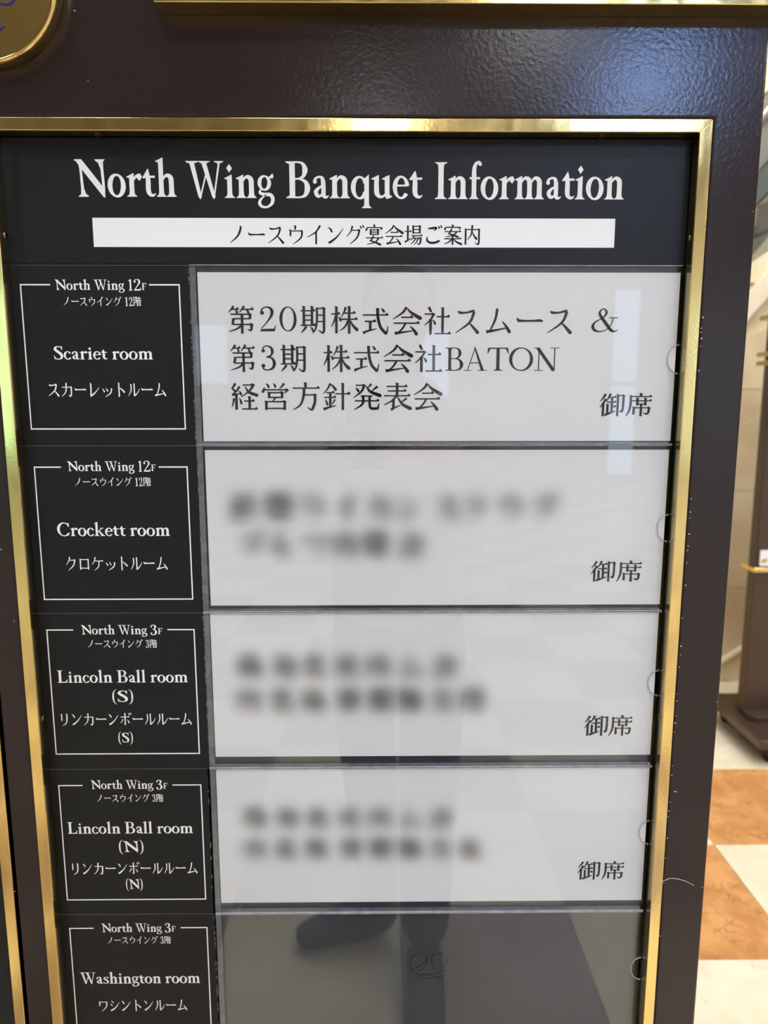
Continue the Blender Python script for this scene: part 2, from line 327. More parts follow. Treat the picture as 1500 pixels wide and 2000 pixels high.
# ---------------- lettering: every character is drawn here stroke by stroke ----------------
# Latin letters: y up, baseline 0, capital height 100.  Japanese characters: y down in a 100 x 100 square.
LATIN = {
'N':(88,"L 21,-.5,29 21,2,27 20.7,7,14 19,22,8 16.5,72,6.5 15,84,6;G 0,100 20,100 80,21 81,-2 77,-2 15,79 5,95 0,97;L 71.5,100,30 71.5,98,27 72.5,92,14 75.5,75,8 78,25,7 79,0,3"),
'o':(51,"E 25 30 18.5 29 13.5 5.5"),
'r':(43,"T 15 0 56 13 29 0;F 0;C 20,44,4 27,54,7 34,56,9;G 27,58 33,62 40,62 44,53 38,43 32,47"),
't':(37,"C 17,74,2 16.5,62,9 17,40,13 17,16,13 22,6,10 30,4,7 37,9,2;G 1,50 3,54 17,76 20,50;L 3,53,6 36,54,6"),
'h':(58,"T 15 0 96 13 28 0;F 42;C 20,46,4 27,56,7 35,57,11 42,50,13.5 43,36,13.5;T 43 0 40 13.5 28 0"),
'n':(58,"T 15 0 56 13 28 0;F 0;C 20,46,4 27,56,7 35,57,11 42,50,13.5 43,36,13.5;T 43 0 40 13.5 28 0"),
'm':(86,"T 15 0 56 13 28 0;F 0;C 20,46,4 27,56,7 35,57,11 42,50,13.5 43,36,13.5;T 43 0 40 13 27 0;C 48,46,4 55,56,7 63,57,11 70,50,13.5 71,36,13.5;T 71 0 40 13.5 28 0"),
'i':(31,"T 15 0 56 13 29 0;F 0;G 15,92 23,81 15,69 7,81"),
'l':(31,"T 15 0 96 13 29 0;F 42"),
'u':(58,"C 15,58,11 15,30,13 16,14,13 23,5,9 32,5,6 41,13,4;F 0;L 44,60,10 44,50,13 44,8,13;F2 29 0;G 38,14 50,10 57,6 57,3 43,-2 38,4"),
'e':(43,"E 23 30 17 29 12 5.5 8 325;L 12,35,5 41,35,5;G 33,40 40.5,38 41,33 31,33"),
'c':(42,"E 23 30 17 29 12 5.5 48 325;O 35 48 5.5"),
'a':(46,"C 31,46,12 31.5,24,12 32,8,11 38,3,8 46,7,2;C 7,44,8 10,53,7 19,58,6 28,55,9 31,44,12;C 31,35,4 20,29,7 11,18,11 15,7,10 22,6,7 31,14,4;O 8.5 45 5.5"),
'q':(54,"E 24 29 17.5 29 13 5.5 25 335;T 43 -27 52 12.5 27 0;G 37,54 49.2,65 49.2,48 37,48"),
'g':(46,"E 20 41 13.5 18.5 10.5 5;C 29,55,4 37,57,6 43,64,5;C 12,24,4 7,18,6 9,13,8 20,10,9 35,9,10 42,0,10 40,-14,9 28,-24,6 14,-24,7 6,-16,9 8,-6,7 16,3,4 24,8,4;G 36,60 44,67 45,56 41,52"),
'W':(104,"L 17,98,13 38,2,9;L 38,0,4 55,62,4;L 50,98,13 76,2,9;L 76,0,4 91,88,5 92,99,6;G 0,100 37,100 36,98 25,94 8,94 1,98;G 36,100 68,100 67,98 58,94 42,94 37,98;G 78,100 105,100 104,98 96,94 88,94 79,98;G 33,6 43,6 39,-3 37,-3;G 71,6 81,6 77,-3 75,-3"),
'B':(71,"L 19,0,15 19,100,15;G 1,100 26,100 26,94 12,92 2,97;G 2,0 26,0 26,6 12,8 3,3;C 20,97.5,5 38,97.5,5 49,92,9 54,77,14 49,60,9 36,53,5 22,53,5;C 22,52.5,5 40,52,5 55,44,10 60,27,15 54,9,10 40,2.5,5 18,2.5,5"),
'I':(37,"T 18 0 100 15 35 36"),
'f':(33,"T 15 0 66 13 28 0;C 15,58,13 15,80,12 19,95,9 28,100,8 33,96,6;O 31.5 95 5;L 2,57,6 32,57,6"),
'S':(57,"C 47,82,4 43,93,6 30,97,6 16,92,11 11,77,15 22,62,17 39,45,17 47,28,15 44,10,11 29,2.5,6 14,6,7 6,20,3;G 46,99 51,99 51,72 48,72 42,88;G 6,0 2,30 5,30 11,12"),
'C':(76,"E 42 50 33 48.5 16 6 48 318;G 64,98 70,99 71,68 68,68 60,84;G 66,24 72,28 74,24 64,8 60,10"),
'L':(66,"T 19 0 100 15 0 36;G 2,0 60,0 65,26 62,27 52,9 26,6 10,7 3,3"),
'F':(62,"T 18 0 100 15 34 0;G 2,100 58,100 58,76 55,76 46,93 24,95 4,97;L 22,52,6 46,52,6;G 44,42 47,42 47,62 44,62"),
'k':(62,"T 15 0 96 13 28 0;F 42;L 22,30,5 44,57,5;L 33,58.5,4 57,58.5,4;L 28,36,8 50,3,14;G 36,0 62,0 62,3 54,9 38,4"),
's':(40,"C 33,46,3 30,55,5 20,58,5 12,53,8 9,44,11 17,36,12 28,27,12 32,17,12 29,6,8 19,2,5 9,5,5 5,14,3;G 32,60 36,60 36,43 33,43 28,54;G 4,0 2,18 5,18 10,6"),
'1':(42,"T 22 0 96 10.5 30 0;G 6,86 22,99 27.2,99 27.2,82 10,85"),
'2':(56,"C 8,76,8 11,91,7 25,97.5,5 38,92,10 43,77,12 37,58,9 22,32,6 8,8,5;G 4,0 49,0 54,26 51,26 44,13 8,12;O 10 76 7"),
'3':(56,"C 9,80,7 13,93,6 26,97,6 37,91,12 40,77,13 33,60,8 20,54,5;C 20,54,5 36,51,8 44,30,15 39,10,11 25,2.5,6 12,5,7 8,16,6;O 11 80 6;O 10 18 7"),
'(':(26,"C 24,112,2 11,90,6 7,45,8.5 11,0,6 24,-22,2"),
')':(26,"C 2,112,2 15,90,6 19,45,8.5 15,0,6 2,-22,2"),
}
THIN = {
'B':(82,"T 22 0 100 12 40 40;C 24,98,4 44,98,4 58,92,8 63,76,13 58,60,8 44,53,4 26,53,4;C 26,52,4 48,52,4 64,44,9 70,27,14 64,9,9 46,2,4 24,2,4"),
'A':(104,"L 50,98,4 18,0,4;L 48,103,5 83,0,13;L 27,34,4 70,34,4;L 2,1.5,3 36,1.5,3;L 62,1.5,3 103,1.5,3"),
'T':(86,"T 43 0 100 13 40 0;L 3,97.5,5 83,97.5,5;G 3,100 0,74 3,74 13,95;G 83,100 86,74 83,74 73,95"),
'O':(95,"E 47 50 41 49 13 4"),
'N':(102,"L 22,0,4.5 22,96,4.5;L 17,99,13 82,0,13;L 84,0,4.5 84,100,4.5;L 4,1.5,3 40,1.5,3;L 66,98.5,3 102,98.5,3;L 2,98.5,3 22,98.5,3"),
'&':(108,"C 106,10,3 96,2,6 80,8,12 55,45,13 38,72,11 35,88,8 45,101,5 55,99,6 61,86,9 53,68,6 36,54,4;C 40,57,4 18,42,7 10,24,12 18,7,11 38,1,6 60,8,4 78,28,4 88,60,4;L 72,62,4 106,62,4"),
'2':(66,"C 9,76,7 11,90,6 24,98,5 42,95,9 50,80,13 45,60,10 28,36,5 6,10,4;G 2,0 60,0 64,24 61,24 56,11 6,9;O 11 75 8"),
'0':(68,"E 34 50 28 48.5 12 4"),
'3':(66,"C 9,80,6 14,94,5 28,99,5 43,92,9 49,76,12 42,60,7 24,53.5,4;C 24,53.5,4 45,50,8 56,30,13 49,9,10 30,1,5 14,4,6 8,16,6;O 12 79 7.5;O 11 18 8"),
}
CJK = {
'第':"H 16 14 42;C 24,3,8 16,13,5 5,25,1.5;D 30 16 35 25;H 55 14 95;C 62,3,8 54,13,5 44,25,1.5;D 69 16 76 25;h 12 31 84;V 82 31 48;K 82 31;h 24 46 80;V 22 46 67 19;h 20 66 84;C 87,66,8 86,80,8 82,86,6 72,83,1.5;K 87 66;V 53 31 98;C 52,67,7 36,80,5 5,91,1.5",
'期':"V 15 4 68;V 45 4 68;H 3 19 56;h 19 35 42;h 19 51 42;H 3 69 58;C 24,73,8 16,83,6 4,95,1.5;D 38 74 49 89;C 63,8,7 63,50,7 58,80,5.5 48,96,1.5;h 62 11 88;V 89 11 88;C 89,86,8 84,95,6 68,86,1.5;K 89 11;h 65 34 86;h 65 56 86",
'株':"H 3 30 34;V 21 5 97;C 20,34,6 14,52,5 3,74,1.5;D 28 40 36 52;C 54,7,8 49,22,5 38,41,1.5;H 46 27 88;H 36 48 95;V 66 4 98;C 64,50,6 52,72,5 33,88,1.5;C 69,50,2 78,68,7 93,84,11",
'式':"H 2 30 93;H 9 52 49;V 29 53 84;C 3,92,9 20,85,6 52,77,1.5;C 55,6,9 57,40,9 66,72,9 84,93,9;C 85,95,8 90,82,4 92,68,1.5;D 68 8 78 18",
'会':"C 50,3,8 36,22,6 3,44,1.5;C 51,6,2 66,22,8 97,41,12;H 31 38 72;H 5 58 94;C 46,60,6 36,76,5 22,90,4;C 9,93,10 32,90,6 78,83,2;C 62,68,2 74,80,7 84,95,11",
'社':"C 19,3,8 27,17,7;h 4 27 36;C 37,27,8 26,46,5 4,66,1.5;K 36 27;V 26 45 98;D 33 47 42 60;H 48 36 94;V 69 5 93;H 40 94 98",
'経':"C 18,3,8 11,14,6 5,22,4;C 4,20,3 16,30,7;C 33,14,8 22,30,5 6,43,4;C 4,45,5 20,42,4 36,38,2;D 29 30 38 43;V 20 42 97;C 11,56,7 9,70,5 3,86,1.5;D 30 55 38 74;h 44 9 78;C 83,9,9 70,28,6 38,52,1.5;K 82 8;C 53,14,2 66,34,8 95,45,11;H 48 66 86;V 68 50 93;H 40 94 97",
'営':"D 16 4 26 16;D 42 3 50 15;C 82,3,8 74,14,5 64,22,1.5;C 11,19,5 5,32,9;h 10 26 90;C 94,26,9 84,38,2;K 92 26;V 27 34 56;h 26 36 72;V 74 36 56;K 74 36;h 26 53 74;C 50,54,6 40,66,3;V 16 66 98;h 16 68 82;V 83 68 98;K 83 68;h 16 92 82",
'方':"V 48 1 20;H 2 20 98;C 43,22,9 40,50,8 28,80,6 3,97,1.5;h 40 44 78;C 82,44,9 81,70,9 74,90,9;C 75,91,8 68,97,6 54,88,1.5;K 82 44",
'針':"C 28,3,7 18,22,5 2,40,1.5;C 29,6,2 38,14,6 46,25,9;H 12 36 42;H 5 53 47;V 27 37 88;D 8 60 16 78;C 44,60,6 34,78,2;C 2,95,9 24,88,5 48,82,1.5;H 45 40 98;V 72 3 98",
'発':"h 10 10 36;C 41,10,8 30,32,6 3,54,1.5;K 40 10;D 10 20 20 31;C 47,12,2 62,32,8 96,46,12;C 66,5,8 54,19,2;C 88,14,8 68,30,2;h 28 48 70;H 7 65 93;C 37,48,8 34,76,7 4,97,1.5;C 60,48,8 60,80,8 66,92,8 88,92,8;C 89,92,7 93,74,1.5",
'表':"H 13 14 86;H 17 30 82;H 4 47 96;V 50 2 48;C 48,48,7 30,66,5 3,80,1.5;V 37 62 90;C 28,97,9 42,89,5 62,81,1.5;C 84,56,7 64,71,2;C 51,50,2 68,76,8 96,92,12",
'宴':"V 50 1 13;C 12,14,5 6,27,9;h 12 15 88;C 93,15,9 84,27,2;V 30 24 51;V 70 24 51;h 30 26 70;h 30 37 70;h 30 48 70;K 70 26;H 4 65 96;C 46,54,8 36,72,6 27,80,5;C 27,79,4 52,86,7 82,98,10;C 74,65,9 54,86,5 8,98,1.5",
'場':"H 2 34 38;V 19 6 80;C 2,85,9 18,78,5 38,67,1.5;V 48 5 44;V 84 5 44;h 48 8 84;h 48 24 84;h 48 40 84;K 84 8;H 38 54 98;C 54,54,6 46,66,4 34,76,1.5;h 50 66 84;C 89,66,8 87,88,8 78,97,5 70,90,1.5;K 89 66;C 62,66,6 50,84,4 34,96,1.5;C 76,66,6 66,86,4 52,98,1.5",
'ご':"C 20,20,2 38,18,8 68,16,9 54,30,2;C 20,58,2 17,76,9 34,88,10 60,88,10 82,80,9;D 76 6 83 17;D 88 2 95 13",
'案':"V 50 1 11;C 12,12,5 7,23,8;h 12 13 88;C 93,13,9 84,23,2;H 6 34 94;C 46,19,7 34,38,6 27,45,4;C 27,43,3 50,50,7 78,60,9;C 72,35,8 54,50,5 12,60,1.5;H 4 69 96;V 50 56 99;C 46,70,6 30,84,5 3,95,1.5;C 54,70,2 70,84,7 97,95,10",
'内':"V 14 20 98;h 14 24 86;V 87 24 89;C 87,86,8 82,97,6 66,88,1.5;K 87 24;C 50,2,9 48,32,7 42,52,5 24,74,1.5;C 51,36,2 60,54,7 73,69,10",
'階':"V 8 5 98;h 8 8 32;C 37,8,7 24,34,3;K 34 8;C 24,32,3 36,48,8 28,63,6 18,60,1.5;V 47 5 46;h 47 22 62;C 42,49,7 64,40,2;C 72,4,8 72,38,8 80,46,8 95,42,7;C 95,17,8 74,28,2;C 66,48,7 58,58,2;V 48 57 98;V 85 57 98;h 48 60 84;h 48 76 84;h 48 92 84;K 85 60",
'御':"C 24,3,9 14,20,6 2,34,1.5;C 25,24,9 14,44,6 1,62,1.5;V 15 42 98;C 45,2,9 36,20,5 27,34,2;H 38 17 69;H 29 38 68;V 51 18 84;H 52 57 68;V 33 47 84;C 22,93,9 44,84,7 66,76,2;V 75 5 98;h 76 10 98;C 98,10,9 97,60,8 92,78,8 84,74,2;K 98 10",
'席':"V 56 1 14;H 18 14 98;C 17,8,8 17,50,8 11,78,6 1,98,1.5;H 20 32 98;V 43 20 52;V 74 20 52;h 43 46 74;h 28 62 88;V 30 58 91;C 89,62,9 87,82,8 78,88,6 68,82,1.5;K 89 62;V 58 46 98",
'ノ':"C 66,8,3 71,18,9 54,56,8 12,91,1.5",
'ー':"C 6,40,2 12,49,9 28,50,6 60,50,5.5 84,49,8 93,51,5",
'ス':"C 14,16,2 22,22,8 44,22,5 70,16,8;C 73,19,9 56,56,7 6,92,1.5;C 52,54,2 68,70,7 86,90,11",
'ウ':"V 47 6 26;C 14,24,3 21,34,8 20,54,8;h 20 32 78;C 84,34,9 76,66,7 34,97,1.5;K 82 32",
'イ':"C 76,5,9 50,38,6 5,62,1.5;V 53 36 97",
'ン':"C 12,14,2 26,24,8 32,35,8;C 12,88,6 24,86,10 60,60,6 94,20,1.5",
'グ':"C 38,7,9 28,34,5 6,60,1.5;h 34 28 70;C 76,26,9 62,64,7 22,97,1.5;K 74 27;D 77 6 84 17;D 90 2 97 13",
'カ':"h 10 34 80;C 84,34,9 82,76,9 74,92,8 60,86,1.5;K 82 34;C 44,6,9 43,44,8 34,70,6 6,95,1.5",
'レ':"C 20,10,3 27,15,9 27,60,9 25,90,9;C 25,91,9 56,72,6 94,36,1.5",
'ッ':"C 14,44,2 27,62,9;C 42,40,2 53,58,9;C 86,42,8 76,72,7 34,97,1.5",
'ト':"V 38 6 97;C 42,38,2 62,50,7 80,66,10",
'ル':"C 28,14,8 28,54,7 6,92,1.5;C 54,10,8 54,60,8 54,89,8;C 54,90,8 76,74,5 98,44,1.5",
'ム':"C 44,8,8 38,44,7 20,84,4;C 6,88,10 40,82,6 80,74,3;C 62,52,2 76,68,7 88,87,11",
'ク':"C 38,7,9 28,34,5 6,60,1.5;h 34 28 72;C 80,26,9 64,64,7 22,97,1.5;K 78 27",
'ロ':"V 17 20 92;h 17 24 80;V 81 24 92;K 81 24;h 17 82 80",
'ケ':"C 34,8,9 26,34,5 5,58,1.5;H 28 34 96;C 64,35,8 58,70,6 26,97,1.5",
'リ':"V 27 12 62;C 72,9,9 72,50,9 62,80,6 32,98,1.5",
'ボ':"H 8 34 84;V 46 6 92;C 46,91,8 34,88,1.5;C 26,50,7 20,64,5 6,80,2;D 64 54 80 78;D 76 6 83 17;D 90 2 97 13",
'ワ':"V 17 18 54;h 17 22 80;C 85,22,9 76,62,7 34,96,1.5;K 83 22",
'シ':"D 18 12 38 26;D 8 38 28 50;C 12,90,7 28,86,10 62,64,6 94,26,1.5",
}
def _catmull(P, n=6):
    out=[]
    for i in range(len(P)-1):
        a=P[i-1] if i>0 else [2*u-v for u,v in zip(P[0],P[1])]
        b=P[i]; c=P[i+1]
        d=P[i+2] if i+2<len(P) else [2*u-v for u,v in zip(P[-1],P[-2])]
        for k in range(n):
            t=k/n
            out.append([.5*(2*q+(r-p)*t+(2*p-5*q+4*r-s)*t*t+(3*q-p-3*r+s)*t**3) for p,q,r,s in zip(a,b,c,d)])
    out.append(list(P[-1])); return out
def _ribbon(P):
    L=[];R=[]
    n=len(P)
    for i,(x,y,w) in enumerate(P):
        a=P[max(0,i-1)]; b=P[min(n-1,i+1)]
        dx,dy=b[0]-a[0],b[1]-a[1]; l=math.hypot(dx,dy) or 1
        nx,ny=-dy/l*w/2,dx/l*w/2
        L.append((x+nx,y+ny)); R.append((x-nx,y-ny))
    return [[L[i],L[i+1],R[i+1],R[i]] for i in range(n-1)]
def _disc(x,y,r,n=10):
    return [(x+r*math.cos(2*math.pi*k/n),y+r*math.sin(2*math.pi*k/n)) for k in range(n)]
_cache={}
def glyph_polys(key, code, bo=0):
    """list of strokes, each a list of small polygons"""
    if key in _cache: return _cache[key]
    out=[]
    for st in code.split(';'):
        c,*a=st.split()
        if c in 'LCG':
            P=[tuple(float(v) for v in p.split(',')) for p in a]
            if bo and c=='C': P=[(p[0],p[1],p[2]+bo*.7) for p in P]
            if c=='G': out.append([P])
            elif c=='L': out.append(_ribbon(P))
            else:
                Q=_catmull(P) if len(P)>2 else _catmull([P[0],[(u+v)/2 for u,v in zip(*P)],P[1]])
                out.append(_ribbon(Q))
                if P[-1][2]>5: out.append([_disc(P[-1][0],P[-1][1],P[-1][2]/2)])
            continue
        a=[float(v) for v in a]
        if c=='T':
            x,y0,y1,w,sb,s1=a; P=[]
            if sb: P+=[(x,y0,sb),(x,y0+2,sb*.94),(x,y0+5,w*1.35),(x,y0+10,w*1.08),(x,y0+18,w)]
            else: P+=[(x,y0,w)]
            if s1: P+=[(x,y1-18,w),(x,y1-10,w*1.08),(x,y1-5,w*1.35),(x,y1-2,s1*.94),(x,y1,s1)]
            else: P+=[(x,y1,w)]
            out.append(_ribbon(P))
        elif c=='F': d=a[0]; out.append([[(1,52+d),(1,54+d),(12,59+d),(19,63+d),(21.5,63+d),(21.5,44+d),(9,50+d)]])
        elif c=='F2': x,d=a; out.append([[(1+x,52+d),(1+x,54+d),(12+x,59+d),(19+x,63+d),(21.5+x,63+d),(21.5+x,44+d),(9+x,50+d)]])
        elif c=='E':
            cx,cy,rx,ry,wv,wh=a[:6]; a0,a1=(a[6:] if len(a)>6 else (0,360)); n=max(8,int((a1-a0)/11))
            P=[]
            for k in range(n+1):
                t=math.radians(a0+(a1-a0)*k/n); f=abs(math.cos(t+.18))**1.6
                P.append((cx+rx*math.cos(t),cy+ry*math.sin(t),wh+(wv-wh)*f))
            I=[];O=[]
            for x,y,w in P:
                dx,dy=(x-cx)/rx**1,(y-cy)/ry**1
                nx,ny=dx/rx,dy/ry; l=math.hypot(nx,ny) or 1; nx/=l; ny/=l
                O.append((x+nx*w/2,y+ny*w/2)); I.append((x-nx*w/2,y-ny*w/2))
            out.append([[I[k],O[k],O[k+1],I[k+1]] for k in range(n)])
        elif c=='O': out.append([_disc(*a,12)])
        elif c in 'Hh':
            x0,y,x1=a[:3]; out.append([[(x0,y-1.5-bo*.5),(x1,y-1.5-bo*.5),(x1,y+1.5+bo*.5),(x0,y+1.5+bo*.5)]])
            if c=='H': out.append([[(x1-11,y-1.5),(x1-5,y-7.5),(x1-3,y-7.5),(x1+2,y+.5),(x1+1,y+1.5),(x1-11,y+1.5)]])
        elif c=='V':
            x,y0,y1=a[:3]; x1=a[3] if len(a)>3 else x
            out.append([[(x-3.8-bo*.4,y0),(x+4.2+bo*.4,y0),(x1+3.8+bo*.4,y1-1.5),(x1+2.5,y1),(x1-3.2,y1),(x1-4.2-bo*.4,y1-1)]])
            out.append([[(x-5.5,y0-2),(x+6,y0),(x+6,y0+2.5),(x+3,y0+6),(x-3.8,y0+5),(x-6.5,y0)]])
        elif c=='K':
            x,y=a; out.append([[(x-10,y-1.5),(x-2,y-6),(x+7,y),(x+6.5,y+2.5),(x+3,y+6),(x-4,y+4)]])
        elif c=='D':
            x0,y0,x1,y1=a; P=[(x0,y0,2),((x0+x1)/2+1.2,(y0+y1)/2-1,7),(x1,y1,8.5)]
            out.append(_ribbon(_catmull(P))); out.append([_disc(x1,y1,4.2)])
    _cache[key]=out
    return out

# ======================= the information board =======================
board = empty('information_board', (0, 0, 0), 'dark brown freestanding banquet information board with brass trims, nearest the camera', 'sign board')
Z0 = CAM.z                                                      # heights below are relative to the camera
FY = .003                                                       # painted face
XR = .309; XL = -1.015
R0, R1, RT_, RB = -.3155, .2685, .2235, -.6455                  # opening of the right bay
L1, L0 = -.3405+.0012, -.9265
xs = [XL, L0, L1, R0, R1, XR]; zs = [-Z0+.13, RB, RT_, .52]
bm = bmesh.new(); vs = {}
for i, x in enumerate(xs):
    for j, z in enumerate(zs): vs[i, j] = bm.verts.new((x, FY, Z0+z))
for i in range(5):
    for j in range(3):
        if j == 1 and i in (1, 3): continue
        bm.faces.new([vs[i, j], vs[i+1, j], vs[i+1, j+1], vs[i, j+1]])
r = bmesh.ops.extrude_face_region(bm, geom=bm.faces[:])
for v in [g for g in r['geom'] if isinstance(g, bmesh.types.BMVert)]: v.co.y += .058
bmesh.ops.recalc_face_normals(bm, faces=bm.faces)
bmesh.ops.dissolve_limit(bm, angle_limit=.01, verts=bm.verts, edges=bm.edges)
ed = [e for e in bm.edges if len(e.link_faces) == 2 and e.calc_face_angle() > .8 and all(abs(v.co.y-FY) < 1e-5 for v in e.verts)]
rb = bmesh.ops.bevel(bm, geom=ed, offset=.0026, segments=4, affect='EDGES', profile=.5)
for f_ in rb['faces']: f_.smooth = True
me = bpy.data.meshes.new('painted_frame'); bm.to_mesh(me); bm.free(); me.materials.append(M['paint'])
fo = bpy.data.objects.new('painted_frame', me); COL.objects.link(fo); fo.parent = board
MB().box(XL+.01, XR-.01, .0605, .064, .14, Z0+.51).build('rear_panel', 'paint', board)

def trim_set(x0, x1, z0, z1, w=.0098):
    """mitred brass angle round an opening: face bar with its return into the recess"""
    oz = Z0
    O = [(x0, z0), (x1, z0), (x1, z1), (x0, z1)]; I = [(x0+w, z0+w), (x1-w, z0+w), (x1-w, z1-w), (x0+w, z1-w)]
    T = []
    for k in range(4):
        a, c = O[k], O[(k+1) % 4]; d, e = I[(k+1) % 4], I[k]
        poly = [(p[0], p[1]+oz) for p in (a, c, d, e)]
        cx = sum(p[0] for p in poly)/4; cz = sum(p[1] for p in poly)/4
        L_ = max(abs(a[0]-c[0]), abs(a[1]-c[1]))
        dirx, dirz = (c[0]-a[0])/L_, (c[1]-a[1])/L_
        poly = [(poly[0][0]+dirx*.00012, poly[0][1]+dirz*.00012), (poly[1][0]-dirx*.00012, poly[1][1]-dirz*.00012), (poly[2][0]-dirx*.00012, poly[2][1]-dirz*.00012), (poly[3][0]+dirx*.00012, poly[3][1]+dirz*.00012)]
        T.append(MB().prism(poly, 0, .0022).build('brass_trim', 'gold', board, bevel=.0005, seg=2))
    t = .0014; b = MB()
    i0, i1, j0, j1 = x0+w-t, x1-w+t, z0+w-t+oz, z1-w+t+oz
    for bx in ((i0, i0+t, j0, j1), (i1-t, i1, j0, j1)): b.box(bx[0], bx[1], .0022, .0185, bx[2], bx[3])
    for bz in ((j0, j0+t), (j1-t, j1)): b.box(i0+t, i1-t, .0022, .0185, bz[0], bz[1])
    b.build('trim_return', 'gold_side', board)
    return T
trim_set(-.3143, .2671, -.6443, .2222)
trim_set(L0+.0012, L1-.0012, -.6443, .2222)
MB().box(-.318, .271, .0195, .026, Z0-.648, Z0+.226).build('bay_backing', 'black_gap', board)
MB().box(L0-.002, L1+.002, .0195, .026, Z0-.648, Z0+.226).build('bay_backing', 'black_gap', board)
# small screws in the returns
for (x, y, z, ax) in [(at(190, 258, .009)[0], .009, Z0+.2122, 'z'), (at(1175, 261, .009)[0], .009, Z0+.2122, 'z')]:
    MB().cyl((x, y), .0028, z-.0011, z+.0002, 'z', 14, .0022).build('screw', 'screw', board, smooth=True)
for px_, py_, s_ in [(5, 460, 0), (78, 1403, 0), (1353, 465, 1), (1296, 1402, 1)]:
    z = at(px_, py_, .008)[1]; x = -.3045+.0002 if s_ == 0 else .2573
    MB().cyl((.0085, z), .0030, x, x+.0011 if s_ == 0 else x-.0011, 'x', 14, .0022).build('screw', 'screw', board, smooth=True)
    MB().box(x-.0003 if s_ else x, x+.0016 if s_ == 0 else x-.0016, .0078, .0092, z-.0021, z+.0021).build('screw_slot', 'black_gap', board)

# header over the bay with its brass ledge
hx0 = at(300, 3, -.015)[0]
MB().box(hx0+.004, XR+.026, -.011, .0028, Z0+.3005, Z0+.52).build('header_panel', 'paint', board, bevel=.001)
MB().box(hx0, XR+.03, -.0155, .0028, Z0+.2972, Z0+.3075).build('brass_ledge', 'gold', board, bevel=.0006)
MB().box(hx0, XR+.03, -.0155, .0028, Z0+.512, Z0+.522).build('brass_ledge', 'gold', board, bevel=.0006)
# round brass plaque
mc = (-.3007, Z0+.3161); mr = .060
pl = empty('plaque', (mc[0], 0, mc[1])); pl.parent = board
n = 96; prof = [(mr-.0006, .0029), (mr, .0022), (mr, -.0085), (mr-.0009, -.0100), (mr-.0022, -.0104), (mr-.0030, -.0098), (mr-.0038, -.0096)]
V_ = []; F_ = []
for i in range(n):
    t = 2*math.pi*i/n
    for r_, y_ in prof: V_.append((r_*math.cos(t), y_, r_*math.sin(t)))
m_ = len(prof)
for i in range(n):
    for j in range(m_-1): F_.append([i*m_+j, i*m_+j+1, ((i+1) % n)*m_+j+1, ((i+1) % n)*m_+j])
F_.append([i*m_+m_-1 for i in range(n)])
F_.append([i*m_ for i in reversed(range(n))])
d = mesh_obj('brass_disc', V_, F_, 'gold_flat', pl, True); d.data.polygons[-1].use_smooth = False; d.data.polygons[-2].use_smooth = False
def flat_strokes(name, strokes, mat, parent, Y):
    """flat painted strokes; strokes = lists of (x, z, width)"""
    v = []; f = []
    for s, P in enumerate(strokes):
        Q = _catmull(P, 8)
        for q in _ribbon(Q):
            k = len(v); v += [(a, Y-.000004*(s % 9), c) for a, c in q]; f.append([k, k+3, k+2, k+1])
    return mesh_obj(name, v, f, mat, parent)
def pw(l, Y): return [(at(x, y, Y)[0]-mc[0], at(x, y, Y)[1]-mc[1], w) for x, y, w in l]
flat_strokes('blue_emblem', [pw([(-60, 8, .001), (-20, 2, .0018), (5, 8, .0016), (18, 8, .0017), (27, 0, .0016), (26, -14, .0012), (10, -26, .001)], -.0097),
   pw([(-70, 62, .001), (-30, 66, .002), (-4, 60, .0017), (8, 51, .0010)], -.0097), pw([(-60, 30, .001), (-30, 5, .002), (-10, -30, .0018), (-30, -60, .001)], -.0097)], 'blue', pl, -.00985)

